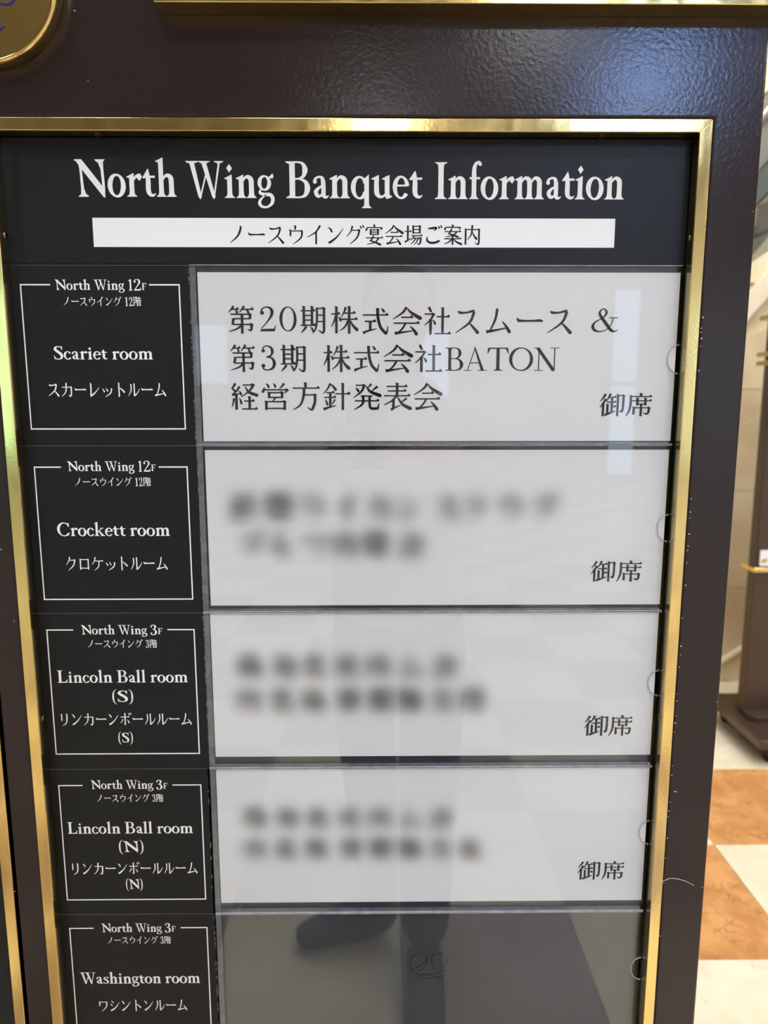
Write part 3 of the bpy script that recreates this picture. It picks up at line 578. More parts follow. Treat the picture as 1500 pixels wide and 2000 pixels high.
# ---------------- lettering tools ----------------
class Text:
    """flat printed characters collected in one mesh, on the plane y = Y facing the viewer"""
    def __init__(s, Y, bold=0): s.Y = Y; s.v = []; s.f = []; s.k = 0; s.bold = bold
    def put(s, key, code, ox, oz, sx, sz):
        for st in glyph_polys(key+(s.bold if key[0] == id(CJK) else 0,), code, s.bold if key[0] == id(CJK) else 0):
            s.k += 1; y = s.Y-.000005*(s.k % 12)
            for p in st:
                k = len(s.v); s.v += [(ox+a*sx, y, oz+c*sz) for a, c in p]
                area = sum(p[i-1][0]*p[i][1]-p[i][0]*p[i-1][1] for i in range(len(p)))*sx*sz
                idx = list(range(k, k+len(p))); s.f.append(idx if area > 0 else idx[::-1])
    def latin(s, segs, x0, x1, zb, cap, font=LATIN, bold=True):
        if isinstance(segs, str): segs = [(segs, 1, 0)]
        w = 0
        for t, sc, dz in segs:
            for ch in t: w += (24 if ch == ' ' else font[ch][0]+1)*sc
        sx = (x1-x0)/w; x = x0
        for t, sc, dz in segs:
            for ch in t:
                if ch == ' ': x += 24*sc*sx; continue
                s.put((id(font), ch), font[ch][1], x, zb+dz*cap, sx*sc, cap*sc/100); x += (font[ch][0]+1)*sc*sx
    def jp(s, txt, x0, x1, zt, zb):
        wd = {' ': .3}; w = sum(wd.get(c, .52 if c in '123' else 1) for c in txt); u = (x1-x0)/w; x = x0
        for c in txt:
            if c == ' ': x += .3*u; continue
            if c in '123':
                s.put((id(LATIN), c), LATIN[c][1], x+.02*u, zb+.02*(zt-zb), .48*u/LATIN[c][0], (zt-zb)*.0092); x += .52*u; continue
            s.put((id(CJK), c), CJK[c], x+.03*u, zt, .94*u/100, -(zt-zb)/100); x += u
    def one(s, c, px0, px1, pt, pb, font=None):
        xa_, zt = at(px0, pt, s.Y); xb_, _ = at(px1, pb, s.Y); _, zb_ = at(px0, pb, s.Y)
        if font: s.put((id(font), c), font[c][1], xa_, zb_, (xb_-xa_)/font[c][0], (zt-zb_)/100)
        else: s.put((id(CJK), c), CJK[c], xa_, zt, (xb_-xa_)/100, -(zt-zb_)/100)
    def plate(s, poly):
        k = len(s.v); s.v += [(a, s.Y, c) for a, c in poly]; s.f.append([k+i for i in range(len(poly))])
    def build(s, name, mat, parent, label=None):
        o = mesh_obj(name, s.v, s.f, mat, parent)
        if label: o['label'] = label
        return o
def L_(t, segs, px0, px1, base, cap, Y=None, font=LATIN):
    Y = t.Y; x0, zb = at(px0, base, Y); x1, _ = at(px1, base, Y); _, zt = at(px0, base-cap, Y)
    t.latin(segs, x0, x1, zb, zt-zb, font)
def J_(t, txt, px0, px1, top, bot):
    x0, zt = at(px0, top, t.Y); x1, _ = at(px1, bot, t.Y); _, zb = at(px0, bot, t.Y); t.jp(txt, x0, x1, zt, zb)

# ---------------- heading panel ----------------
PY = .0140                                                      # front of the black cards
PRX = .2567; PLX = -.3052
def card(name, x0, x1, z0, z1, parent=board, label=None):
    o = MB().box(x0, x1, PY, PY+.0016, Z0+z0, Z0+z1).build(name, 'black', parent)
    if label: o['label'] = label
    return o
hd = card('heading_panel', PLX+.0004, PRX, .1137, .2118, label='black heading panel with large white English title and a white bar of Japanese')
t = Text(PY-.0001)
L_(t, 'North', 149, 347, 384, 73); L_(t, 'Wing', 364.5, 536, 386.4, 72); L_(t, 'Banquet', 557.8, 825.5, 387, 72); L_(t, 'Information', 848.5, 1219.5, 388.8, 72)
t.build('lettering', 'white_ink', hd)
t = Text(PY-.0001); t.plate([(-.2345, Z0+.1272), (.1973, Z0+.1272), (.1973, Z0+.1502), (-.2345, Z0+.1502)]); t.build('white_bar', 'white_bar', hd)
t = Text(PY-.0002, 2.2); J_(t, 'ノースウイング宴会場ご案内', 443, 941, 438, 478); t.build('lettering', 'ink', hd, 'black Japanese line on the white bar')

# ---------------- room labels ----------------
PITCH = .14975; ZT = .1130
NW12 = [('North Wing ', 1, 0), ('12', 1.12, -.07), ('F', .66, 0)]; NW3 = [('North Wing ', 1, 0), ('3', 1.12, -.1), ('F', .66, 0)]
LAB = [
 (dict(l=[(NW12, 108, 287, 566, 20), ('Scariet room', 105, 300, 702, 26)], j=[('ノースウイング 12階', 121, 277, 579, 598), ('スカーレットルーム', 91, 327, 746, 776)], gap=(100, 290)),
  'top black room label of the column, floor 12, long katakana line below'),
 (dict(l=[(NW12, 132, 305, 920, 19), ('Crockett room', 112, 333, 1047, 26)], j=[('ノースウイング 12階', 144, 296, 932, 950), ('クロケットルーム', 126, 330, 1086, 1115)], gap=(121, 309)),
  'second black room label from the top, floor 12'),
 (dict(l=[(NW3, 159, 318, 1239, 18), ('Lincoln Ball room', 112, 368, 1333.5, 24), ('(S)', 219, 262, 1371, 22)], j=[('ノースウイング 3階', 169, 308, 1249, 1266), ('リンカーンボールルーム', 113, 377, 1392, 1418)], s=('(S)', 231, 261, 1450, 19), gap=(145, 326)),
  'third black room label from the top, with a bracketed S'),
 (dict(l=[(NW3, 178, 328, 1541, 17), ('Lincoln Ball room', 132, 378, 1628.5, 22.5), ('(N)', 232, 282, 1664, 21)], j=[('ノースウイング 3階', 187, 320, 1551, 1567), ('リンカーンボールルーム', 135, 388, 1684, 1709)], s=('(N)', 246, 280, 1736, 18.5), gap=(163, 336)),
  'fourth black room label from the top, with a bracketed N'),
 (dict(l=[(NW3, 199, 344, 1820.5, 16.5), ('Washington room', 157, 392, 1921.5, 22)], j=[('ノースウイング 3階', 208, 335, 1829, 1844), ('ワシントンルーム', 190, 368, 1952, 1976)], gap=(185, 352)),
  'lowest black room label in view, with one room name'),
]
def outline(t, x0, x1, z0, z1, g0=None, g1=None, w=.0011):
    y = t.Y
    t.plate([(x0, z0), (x0+w, z0), (x0+w, z1), (x0, z1)]); t.plate([(x1-w, z0), (x1, z0), (x1, z1), (x1-w, z1)]); t.plate([(x0+w, z0), (x1-w, z0), (x1-w, z0+w), (x0+w, z0+w)])
    if g0: t.plate([(x0+w, z1-w), (g0, z1-w), (g0, z1), (x0+w, z1)]); t.plate([(g1, z1-w), (x1-w, z1-w), (x1-w, z1), (g1, z1)])
    else: t.plate([(x0+w, z1-w), (x1-w, z1-w), (x1-w, z1), (x0+w, z1)])
BOXT = [.0976, -.0549, -.2016, -.3521, -.5003]; BOXB = [-.0231, -.1743, -.3218, -.4710, -.620]
random.seed(4)
for k, (sp, lab) in enumerate(LAB):
    zt = ZT-PITCH*k; dx = [0, .0008, .0002, -.0016, -.0010][k]
    c = card('room_label', -.3058, -.1572+dx, zt-PITCH+.00035, zt-.0001, label=lab)
    e = MB(); z = zt-.003                                       # worn right edge where the card core shows
    while z > zt-PITCH+.004:
        l = random.uniform(.0006, .004)
        if random.random() < .55: e.box(-.1574+dx-random.uniform(0, .00035), -.1570+dx+.0001, PY-.00008, PY+.001, Z0+z-l, Z0+z)
        z -= l+random.uniform(.0005, .004)
    e.box(-.304, -.1576+dx, PY-.00006, PY+.001, Z0+zt-.00035, Z0+zt-.0001)
    e.build('worn_edge', 'card_edge', c)['kind'] = 'stuff'
    t = Text(PY-.0001, 2.4)
    g = sp['gap']; zz = at(g[0], 600, PY)
    rowy = [556, 911, 1229, 1532, 1812][k]
    outline(t, -.2981, -.1650, Z0+BOXB[k], Z0+BOXT[k], at(g[0]-2, rowy, PY)[0], at(g[1]+1, rowy, PY)[0])
    for a in sp['l']: L_(t, *a)
    for a in sp['j']: J_(t, *a)
    if 's' in sp: L_(t, *sp['s'])
    t.build('lettering', 'white_ink', c)
# left bay: its black panel and white outlined labels
lb = MB().box(L0+.012, L1-.0115, PY, PY+.0016, Z0-.634, Z0+.2118).build('side_panel', 'black', board)
t = Text(PY-.0001); outline(t, L0+.030, -.3535, Z0-.612, Z0-.235); outline(t, L0+.030, -.3535, Z0-.215, Z0+.190)
t.build('lettering', 'white_ink', lb)

# ---------------- acrylic pockets ----------------
QX0, QX1 = -.1568, .2570
PAPERS = [(-.1502, .2546, -.0332, .1073), (-.1497, .2541, -.1800, -.0409), (-.1508, .2538, -.3250, -.1842), (-.1510, .2540, -.4750, -.3330)]
NOTCH = [.0362, -.1100, -.2540, -.4030, -.5480]
def notched(x0, x1, z0, z1, zn, r, back=False):
    """rectangle outline with a half-round finger notch in the right edge"""
    P = [(x0, z0), (x1, z0), (x1, zn-r-.0012)]
    for k in range(15):
        a = -math.pi/2 - math.pi*k/14
        P.append((x1+.0012+(r*.78)*math.cos(a)-.0006, zn+r*math.sin(a)))
    P += [(x1, zn+r+.0012), (x1, z1), (x0, z1)]
    return P
for k in range(5):
    z1 = Z0+ZT-PITCH*k; z0 = z1-PITCH+.0006; zn = Z0+NOTCH[k]
    pk = empty('acrylic_pocket', (0, 0, 0)); pk.parent = board
    MB().prism(notched(QX0+.0002, QX1-.0012, z0, z1, zn, .0118), .0126, .0140).build('front_sheet', 'acrylic', pk)
    MB().box(QX0+.0002, QX1-.0012, .0172, .0184, z0, z1).build('rear_sheet', 'acrylic', pk)
    MB().box(QX0+.0003, QX0+.0052, .0142, .0170, z0+.001, z1-.001).build('glue_strip', 'seam', pk)
    MB().box(QX0+.0054, QX1-.004, .0142, .0170, z0+.0002, z0+.0026).build('glue_strip', 'seam', pk)
    MB().box(QX0+.0003, QX1-.0013, .0125, .0141, z0, z0+.0006).build('sheet_edge', 'seam_edge', pk)
    MB().box(QX0+.0003, QX1-.0013, .0125, .0141, z1-.0005, z1).build('sheet_edge', 'seam_edge', pk)
    e = MB(); P = notched(QX0, QX1-.0012, z0, z1, zn, .0118)
    e.tube([(a, .0130, c) for a, c in P[2:-2]], .00045, 6); e.build('notch_rim', 'seam_edge', pk, smooth=True)
for k in range(4):                                             # what shows round each card is the dark backing
    z1 = Z0+ZT-PITCH*k
    MB().box(QX0, .2532, .0186, .0192, z1-PITCH+.0006, z1).build('slot_backing', 'backing', board)
z1 = Z0+ZT-PITCH*4
sb = MB().box(QX0, .2532, .0186, .0192, z1-PITCH+.0006, z1).build('slot_backing', 'backing', board)
# faint curling monogram on the empty slot's backing
def em(l): return [(at(x, y, .0184)[0], at(x, y, .0184)[1], w) for x, y, w in l]
flat_strokes('monogram', [em([(806, 1900, .0003), (801, 1885, .0007), (806, 1868, .0009), (822, 1862, .0006), (834, 1872, .0009), (830, 1888, .0009), (818, 1895, .0007), (812, 1884, .0004)]),
  em([(800, 1893, .0004), (815, 1889, .0006), (830, 1878, .0009), (838, 1865, .0006), (846, 1864, .0005), (843, 1880, .0008), (848, 1893, .0008)]),
  em([(846, 1892, .0004), (842, 1872, .0007), (852, 1863, .0007), (868, 1866, .0009), (874, 1878, .0008), (866, 1888, .0006), (856, 1884, .0004)]),
  em([(804, 1899, .0004), (822, 1903, .0008), (846, 1901, .0008), (878, 1893, .0004)]),
  em([(810, 1908, .0004), (832, 1904, .0008), (856, 1908, .0008), (874, 1903, .0004)]),
  em([(818, 1913, .0004), (842, 1910, .0007), (866, 1914, .0005)])], 'emblem_ink', sb, .01845)

# ---------------- event cards in the pockets (loose paper) ----------------
CY = .01435
def ribbons_density(seq):
    """soft, out-of-focus looking print: gaussians strewn along pen strokes. seq = (char, cx, cz, w, h) in metres"""
    pts = []
    for ch, cx, cz, w, h in seq:
        for st in glyph_polys((id(CJK), ch, 0), CJK[ch]):
            for p in st:
                a = abs(sum(p[i-1][0]*p[i][1]-p[i][0]*p[i-1][1] for i in range(len(p))))/2
                mx_ = sum(q[0] for q in p)/len(p); mz_ = sum(q[1] for q in p)/len(p)
                x0_ = min(q[0] for q in p); x1_ = max(q[0] for q in p); z0_ = min(q[1] for q in p); z1_ = max(q[1] for q in p)
                n_ = max(1, int(max(x1_-x0_, z1_-z0_)/16))
                for i in range(n_):
                    f_ = (i+.5)/n_
                    xx = x0_+(x1_-x0_)*f_ if x1_-x0_ > z1_-z0_ else mx_; zz_ = z0_+(z1_-z0_)*f_ if z1_-z0_ >= x1_-x0_ else mz_
                    pts.append((cx+(xx-50)/100*w, cz-(zz_-50)/100*h, a/n_/1e4*w*h))
    return pts
def soft_card(k, lines):
    x0, x1, z0, z1 = PAPERS[k]
    seq = []
    for (chars, xs_, cy, hh_) in lines:
        for ch, px_ in zip(chars, xs_):
            cx, cz = at(px_, cy, CY); w = hh_*.00040; seq.append((ch, cx, cz, w, w*1.0))
    pts = ribbons_density(seq); sg = .0058
    NX, NZ = 204, 71; V = []; D = []
    import numpy as np
    X = np.linspace(x0, x1, NX); Zg = np.linspace(Z0+z0, Z0+z1, NZ); A = np.zeros((NZ, NX))
    for (a, c, m) in pts:
        A += m*np.outer(np.exp(-(Zg-c)**2/(2*sg*sg)), np.exp(-(X-a)**2/(2*sg*sg)))/(2*math.pi*sg*sg)
    A = 1-np.exp(-A*4.2)
    A = np.minimum(A*.95, .85)
    v = [(x, CY, z) for z in Zg for x in X]; f = [[j*NX+i, j*NX+i+1, (j+1)*NX+i+1, (j+1)*NX+i] for j in range(NZ-1) for i in range(NX-1)]
    n0 = len(v); v += [(x0, CY+.0003, Z0+z0), (x1, CY+.0003, Z0+z0), (x1, CY+.0003, Z0+z1), (x0, CY+.0003, Z0+z1)]; f.append([n0+3, n0+2, n0+1, n0])
    me = bpy.data.meshes.new('paper'); me.from_pydata(v, [], f); me.update(); me.materials.append(M['softpaper'])
    ca = me.color_attributes.new('print', 'FLOAT_COLOR', 'POINT')
    buf = np.zeros((len(v), 4), dtype=np.float32); buf[:, 3] = 1; buf[:n0, 0] = A.ravel(); buf[:, 1] = buf[:, 0]; buf[:, 2] = buf[:, 0]
    ca.data.foreach_set('color', buf.ravel())
    o = bpy.data.objects.new('paper', me); COL.objects.link(o); return o
m, nt, b_ = _mat('soft_printed_paper')
at_ = nt.nodes.new('ShaderNodeAttribute'); at_.attribute_name = 'print'; mx_ = nt.nodes.new('ShaderNodeMix'); mx_.data_type = 'RGBA'
mx_.inputs['A'].default_value = (.875, .872, .885, 1); mx_.inputs['B'].default_value = (.012, .011, .011, 1)
nt.links.new(at_.outputs['Fac'], mx_.inputs['Factor']); nt.links.new(mx_.outputs['Result'], b_.inputs['Base Color']); b_.inputs['Roughness'].default_value = .8; b_.inputs['Specular IOR Level'].default_value = .2
M['softpaper'] = m
SEATS = [((1172, 1217), (1224, 1272), 768, 814), ((1155, 1199), (1205, 1252), 1095, 1137), ((1142, 1185), (1190, 1234), 1397, 1438), ((1129, 1170), (1176, 1218), 1682, 1719)]
LINES = [None,
 [('針期ウイオンスクウブ'.replace('オ', 'カ').replace('ブ', 'グ'), [477, 543, 610, 677, 740, 800, 873, 927, 997, 1062], 991, 56), ('ゴルフ同期会'.replace('ゴ', 'グ').replace('フ', 'ワ').replace('同', '内'), [492, 548, 618, 673, 733, 800], 1064, 52)],
 [('株発表社内な会'.replace('な', 'ム'), [488, 555, 612, 678, 737, 802, 865], 1301, 50), ('内表株第期階方議'.replace('議', '場'), [485, 548, 612, 680, 742, 800, 862, 922], 1368, 50)],
 [('株発表社内な会'.replace('な', 'ム'), [498, 560, 618, 682, 740, 800, 858], 1597, 46), ('内表株第期階方議'.replace('議', '案'), [496, 556, 618, 684, 742, 800, 858, 916], 1658, 46)]]
CL = ['white event card with three sharp lines of large Japanese print, in the top pocket',
      'white event card in the second pocket, its blurred upper line reaching far right',
      'white event card with two dark blurred lines in the third pocket from the top',
      'white event card with two blurred lines, in the pocket above the empty grey slot']
for k in range(4):
    x0, x1, z0, z1 = PAPERS[k]
    ev = empty('event_card', ((x0+x1)/2, CY, Z0+z0), CL[k], 'card', 'event cards in the pockets')
    if k == 0:
        pp = MB().box(x0, x1, CY, CY+.0003, Z0+z0, Z0+z1).build('paper', 'paper')
        t = Text(CY-.00012, 2.0)
        for (c, a, b2) in [('第', 443, 499), ('期', 585, 639), ('株', 645, 701), ('式', 707, 762), ('会', 766, 822), ('社', 827, 881), ('ス', 887, 940), ('ム', 947, 1001), ('ー', 1007, 1062), ('ス', 1067, 1121)]:
            t.one(c, a, b2, 596 if a < 700 else 598, 653 if a < 700 else 655)
        t.one('2', 506, 540, 599, 647, THIN); t.one('0', 545, 580, 599, 647, THIN); t.one('&', 1154, 1207, 604, 648, THIN)
        for (c, a, b2) in [('第', 447, 501), ('期', 546, 601), ('株', 630, 685), ('式', 690, 744), ('会', 748, 805), ('社', 809, 864)]: t.one(c, a, b2, 672, 728)
        t.one('3', 508, 541, 675, 723, THIN)
        for (c, a, b2) in [('B', 868, 907), ('A', 905, 952), ('T', 952, 993), ('O', 995, 1041), ('N', 1042, 1091)]: t.one(c, a, b2, 679, 724, THIN)
        for c, a in zip('経営方針発表会', [450, 510.5, 570.5, 630, 689, 748, 807]): t.one(c, a, a+55, 747, 802)
    else:
        pp = soft_card(k, LINES[k]); t = Text(CY-.00012, 2.0)
    (a, b2), (c2, d2), tt, bb = SEATS[k]; t.one('御', a, b2, tt, bb); t.one('席', c2, d2, tt, bb)
    keep(pp, ev); keep(t.build('lettering', 'ink', None), ev)

# paint chips along the inner edge of the frame, and two stray fibres
random.seed(11); cb_ = MB()
chips = [(1373, 620, 1.6), (1370, 641, 1.2), (1369, 649, 1.1), (1370, 661, 1.6), (1368, 676, 1), (1365, 724, 1.4), (1350, 974, 1.2), (1348, 1000, 1.5), (1347, 1012, .9), (1346, 1043, 1.5), (1344, 1066, 1.2), (1343, 1075, 1.2), (1341, 1099, 1.2), (1339, 1143, 1.5), (1333, 1207, 1.2), (1330, 1262, 1.5), (1329, 1279, .9), (1327, 1303, 1.2), (1322, 1356, .8), (1322, 1369, 1.2), (1320, 1398, 1), (1319, 1412, 1.5), (1317, 1430, 1), (1313, 1496, .9), (1312, 1514, 1.2), (1309, 1566, 1), (1306, 1584, 1.2), (1305, 1595, 1.2), (1303, 1637, 1.2), (1300, 1676, 1), (1296, 1724, 1.2), (1290, 1828, 1.1), (1281, 1917, 1), (1279, 1950, .9), (1401, 1371, 1), (1371, 1733, 1), (146, 21, 1.4), (172, 158, .8), (2, 1073, 1.2), (28, 1213, 1.2), (29, 1741, 1), (36, 1855, .9), (1471, 413, .9)]
for x, y, r_ in chips:
    a, c = at(x, y, FY); cb_.cyl((a, c), r_*.00042, FY-.00025, FY+.0001, 'y', 7)
cb_.box(at(1316, 1553, FY)[0], at(1321, 1553, FY)[0], FY-.0002, FY+.0001, at(0, 1553.6, FY)[1], at(0, 1552.4, FY)[1])
cb_.build('paint_chips', 'chip', board)['kind'] = 'stuff'
fb = empty('stray_hair', (at(1320, 1718, -.001)[0], -.001, at(1320, 1718, -.001)[1]), 'thin pale curved hair stuck to the brown frame edge right of the lowest card', 'hair')
hp = [(1289, 1719), (1297, 1719), (1310, 1718), (1325, 1719), (1342, 1724), (1357, 1732)]
keep(MB().tube([(at(x, y, .0)[0], -.0006 if i < 2 else .0018, at(x, y, .0)[1]) for i, (x, y) in enumerate(hp)], .00022, 6).build('strand', 'chip', smooth=True), fb)

# ---------------- foot of the board ----------------
def foot(parent, x0, x1, yc, depth=.45, mat='paint'):
    """wheeled base plate"""
    P = parent
    MB().box(x0-.047, x1+.047, yc-depth/2, yc+depth/2, .072, .110).build('base_plate', mat, P, bevel=.004, seg=3)
    c = .002
    MB().prism([(x0-c, yc-.05), (x0-c+.02, yc-.07), (x1+c-.02, yc-.07), (x1+c, yc-.05), (x1+c, yc+.05), (x0-c, yc+.05)], .110, .135, 'z').build('plinth', mat, P, bevel=.002)
    for sx_ in (x0+.02, x1-.02):
        for sy_ in (yc-depth/2+.05, yc+depth/2-.05):
            cs = empty('caster', (sx_, sy_, .072)); cs.parent = P
            MB().cyl((0, 0), .022, -.008, 0, 'z', 20).build('swivel', 'rubber', cs)
            MB().box(-.017, -.012, -.018, .018, -.045, -.008).build('fork', 'rubber', cs)
            MB().box(.012, .017, -.018, .018, -.045, -.008).build('fork', 'rubber', cs)
            MB().cyl((.004, -.042), .030, -.011, .011, 'x', 24).build('wheel', 'rubber', cs, bevel=.003, smooth=True)
foot(board, XL, XR, .032)

# ======================= the second board, by the stair wall =======================
bx0 = 1.497; by = 2.12
b2 = empty('information_board', (bx0, by, 0), 'dark brown wheeled sign board standing by the stair wall, half cut by the right edge', 'sign board')
def k2(o): return keep(o, b2)
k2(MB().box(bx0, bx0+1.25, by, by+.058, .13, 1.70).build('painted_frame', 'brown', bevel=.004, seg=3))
for z in (.724, 1.528, 1.562, 1.700):
    k2(MB().box(bx0-.014, bx0+1.264, by-.012, by+.092, z-.009, z+.009).build('brass_band', 'gold', bevel=.002))
k2(MB().box(bx0+.05, bx0+1.2, by-.004, by, .76, 1.50).build('dark_panel', 'backing'))
for z in (1.30, 1.16, 1.02, .93, .85): k2(MB().box(bx0+.062, bx0+.42, by-.006, by-.004, z-.035, z+.02).build('slot_card', 'tread'))
n_before = set(COL.objects)
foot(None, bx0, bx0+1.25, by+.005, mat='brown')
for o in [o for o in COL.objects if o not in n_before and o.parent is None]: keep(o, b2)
# white notice holder on its lower rail
nx, nz = at(1484, 1106, by-.012); nx2, nz2 = at(1484, 1075, by-.012)
nt_ = empty('notice_card', (nx, by-.012, nz), 'small white notice with a gold dot on the far sign board', 'card')
keep(MB().box(nx, nx+.10, by-.0085, by-.0062, nz, nz2).build('paper', 'white_ink', bevel=.0005), nt_)
g0 = at(1494, 1097, by-.02); keep(MB().cyl(g0, .009, by-.0100, by-.0085, 'y', 16).build('gold_dot', 'gold'), nt_)
g0 = at(1499, 1095, by-.02); keep(MB().cyl(g0, .007, by-.0100, by-.0085, 'y', 16).build('gold_dot', 'gold'), nt_)

# ======================= the photographer, seen only mirrored in the acrylic and the brass =======================
def skin_mesh(name, verts, edges, radii, root=0, sub=2):
    me = bpy.data.meshes.new(name); me.from_pydata([Vector(v) for v in verts], edges, []); o = bpy.data.objects.new(name, me); COL.objects.link(o)
    o.modifiers.new('skin', 'SKIN'); sd = o.modifiers.new('sub', 'SUBSURF'); sd.levels = sub; sd.render_levels = sub
    for i, v in enumerate(me.skin_vertices[0].data):
        r = radii[i]; v.radius = (r, r) if not isinstance(r, tuple) else r; v.use_root = (i == root)
    dg = bpy.context.evaluated_depsgraph_get(); dg.update(); ev = o.evaluated_get(dg)
    m2 = bpy.data.meshes.new_from_object(ev); bpy.data.objects.remove(o)
    for p in m2.polygons: p.use_smooth = True
    return m2
def skin_obj(name, chains, mat, parent, sub=2, post=None):
    """chains: list of lists of (x, y, z, r); a chain starts at an existing vertex when its first item is that index"""
    V = []; E = []; R_ = []
    for ch in chains:
        prev = None
        for it in ch:
            if isinstance(it, int): prev = it; continue
            V.append(it[:3]); R_.append(it[3] if len(it) == 4 else (it[3], it[4])); i = len(V)-1
            if prev is not None: E.append((prev, i))
            prev = i
    me = skin_mesh(name, V, E, R_, 0, sub)
    if post: post(me)
    me.name = name; o = bpy.data.objects.new(name, me); COL.objects.link(o); me.materials.append(M[mat])
    return keep(o, parent)
px_, py_ = .05, -1.04
fib = empty('stray_hair', (at(470, 1777, .0120)[0], .0120, at(470, 1777, .0120)[1]), 'tiny pale hair on the acrylic at the upper left corner of the empty slot', 'hair')
keep(MB().tube([(at(x, y, .0120)[0], .0121, at(x, y, .0120)[1]) for x, y in ((470, 1769), (467, 1776), (460, 1787))], .00014, 5).build('strand', 'chip', smooth=True), fib)
man = empty('person', (px_, py_, 0), 'person in white T-shirt and navy trousers photographing the board, mirrored faintly in the acrylic', 'person')
def S(x, y, z, *r): return (px_+x, py_+y, z, *r)
hl = (px_-.105, py_+.41, 1.275); hr = (px_-.045, py_+.41, 1.275)
PH = Vector((CAM.x-.018, CAM.y-.012, CAM.z-.045))
def face(me):
    cx, cy, cz = px_, py_+.045, 1.585
    for v in me.vertices:
        x, y, z = v.co.x-cx, v.co.y-cy, v.co.z-cz
        if z > -.14 and abs(x) < .12:
            def g(ax, az, s): return math.exp(-((abs(x)-ax)**2+(z-az)**2)/(2*s*s))
            if y > .02:
                v.co.y += .024*g(0, -.022, .011)+.012*g(0, .004, .010)-.012*g(.032, .012, .013)+.007*g(.03, .034, .014)+.008*g(0, -.055, .014)+.010*g(0, -.092, .016)
            v.co.x += (1 if x > 0 else -1)*.010*math.exp(-((y+.005)**2+(z+.005)**2)/(2*.018**2))*(abs(x) > .05)
body = [[S(0, 0, .96, .095, .07), S(0, .0, 1.08, .095, .07), S(0, .01, 1.24, .105, .075), S(0, .0, 1.345, .080, .052), S(0, .008, 1.44, .046), S(0, .02, 1.49, .048), S(0, .04, 1.56, .078, .090), S(0, .035, 1.62, .076, .092), S(0, .03, 1.665, .052, .062)],
        [0, S(-.08, .0, .86, .070), S(-.075, .02, .50, .055), S(-.045, .0, .10, .038)], [0, S(.08, .0, .86, .070), S(.07, .09, .50, .055), S(.06, .15, .10, .038)],
        [3, S(-.16, .0, 1.35, .040), S(-.27, .08, 1.17, .040), S(-.13, .25, 1.27, .030), S(-.115, .335, 1.30, .026)], [3, S(.16, .0, 1.35, .040), S(.26, .08, 1.17, .040), S(.09, .25, 1.27, .030), S(.01, .335, 1.30, .026)]]
skin_obj('body', body, 'skin', man, 3, face)
# hands: palm beside the phone, four fingers behind it and the thumb in front
for side in (-1, 1):
    ex = PH.x + side*.046; ey = PH.y-.004; ez = PH.z-.035
    wx = px_+(-.115 if side < 0 else .01)
    ch = [[(wx, py_+.335, 1.300, .024), (ex+side*.012, ey-.050, ez-.02, .024, .017), (ex+side*.010, ey-.022, ez, .023, .015)]]
    base = 2
    for q in range(4):
        z = ez+.032-q*.021
        L3 = [.95, 1.05, 1., .8][q]
        ch.append([base, (ex+side*.006, ey-.006, z, .0095), (ex-side*.002, ey+.017*L3, z+.004, .0088), (ex-side*.018*L3, ey+.022, z+.006, .0078), (ex-side*.034*L3, ey+.020, z+.005, .0068)])
    ch.append([1, (ex+side*.004, ey-.040, ez+.012, .012), (ex-side*.008, ey-.030, ez+.028, .0105), (ex-side*.016, ey-.018, ez+.044, .0088)])
    skin_obj('hand', ch, 'skin', man, 2)
skin_obj('shirt', [[S(0, 0, .84, .176, .138), S(0, 0, .93, .176, .134), S(0, .0, 1.08, .155, .108), S(0, .01, 1.24, .160, .112), S(0, .0, 1.36, .125, .088), S(0, .0, 1.415, .110, .078), S(0, .004, 1.447, .070, .064)],
                   [3, S(-.165, .0, 1.375, .070), S(-.244, .05, 1.225, .066)], [3, S(.165, .0, 1.375, .070), S(.239, .05, 1.225, .066)]], 'shirt', man, 3)
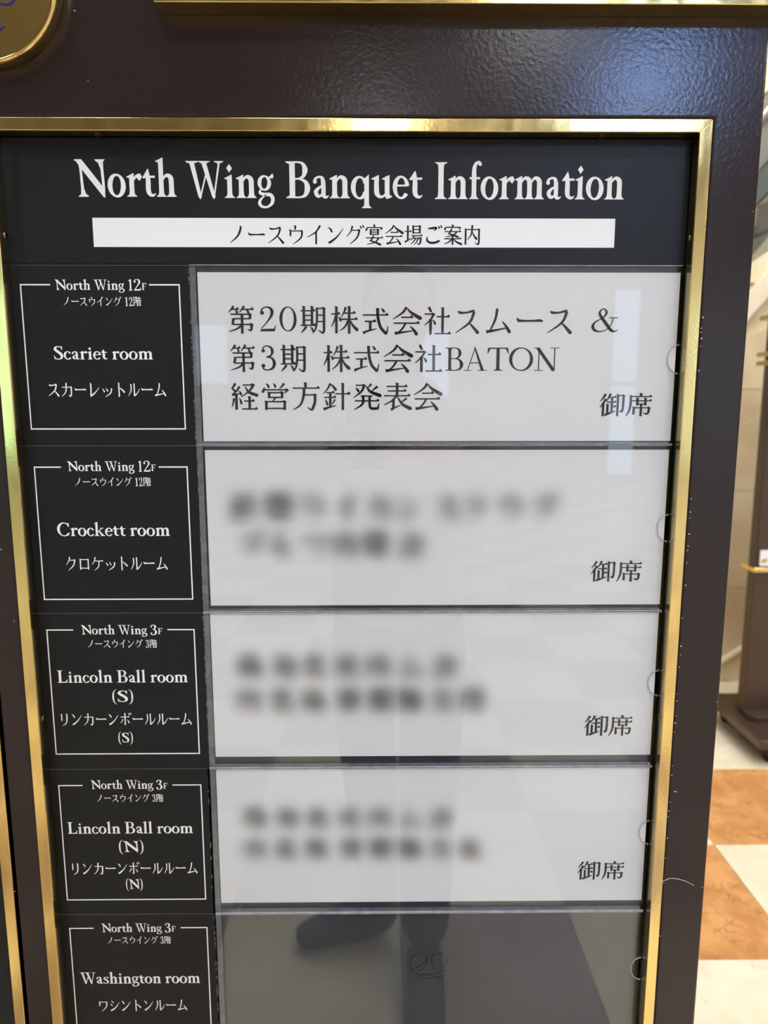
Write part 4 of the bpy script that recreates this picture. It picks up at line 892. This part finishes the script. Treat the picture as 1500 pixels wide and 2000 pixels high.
skin_obj('trousers', [[S(0, 0, 1.03, .120, .085), S(0, 0, .90, .140, .100)], [1, S(-.09, .0, .80, .098), S(-.075, .02, .50, .074), S(-.045, .0, .09, .056)], [1, S(.09, .0, .80, .098), S(.07, .09, .50, .076), S(.06, .15, .09, .062)]], 'navy', man, 2)
for sx_, ang in ((-.045, math.radians(75)), (.06, math.radians(2))):
    dx_, dy_ = -math.sin(ang), math.cos(ang)
    oy_ = .15 if sx_ > 0 else 0
    def q(t, z, *r): return (px_+sx_+dx_*t, py_+oy_+dy_*t, z, *r)
    sh = skin_obj('shoe', [[q(-.06, .052, .044, .042), q(.02, .056, .048, .048), q(.11, .046, .050, .038), q(.19, .036, .044, .030), q(.225, .032, .032, .024)], [1, q(.0, .11, .045)]], 'shoe', man, 2)
skin_obj('hair', [[S(0, -.022, 1.51, .062), S(0, -.012, 1.58, .094, .086), S(0, .008, 1.645, .096, .100), S(0, .02, 1.685, .066, .078)]], 'hair', man, 3)
for s_ in (-1, 1):
    v_ = bpy.data.meshes.new('eye'); bm = bmesh.new(); bmesh.ops.create_uvsphere(bm, u_segments=14, v_segments=10, radius=.011); bm.to_mesh(v_); bm.free(); v_.materials.append(M['eye'])
    e_ = bpy.data.objects.new('eye', v_); COL.objects.link(e_); e_.location = (px_+s_*.032, py_+.096, 1.597); keep(e_, man)
    keep(MB().cyl((px_+s_*.032, 1.597), .0050, py_+.1050, py_+.1078, 'y', 14).build('iris', 'hair'), man)
keep(MB().tube([(px_-.022, py_+.112, 1.533), (px_, py_+.121, 1.531), (px_+.022, py_+.112, 1.533)], [.002, .006, .002], 8).build('mouth', 'lip', smooth=True), man)
ph = empty('smartphone', tuple(PH), 'dark smartphone held up in both hands by the photographer', 'phone')
ph.rotation_euler = (-PITCH_ANG, 0, 0)
MB().box(-.0358, .0358, -.0052, .0032, -.0735, .0735).build('case', 'phone', ph, bevel=.003, seg=3)
MB().box(-.033, .033, -.0056, -.0053, -.070, .070).build('screen', 'black', ph)
MB().box(-.002, .033, .0034, .0052, .033, .070).build('lens_island', 'phone', ph, bevel=.0008)
for lx, lz in ((.007, .043), (.007, .060)):
    MB().cyl((lx, lz), .0062, .0052, .0068, 'y', 20).build('lens', 'phone', ph)
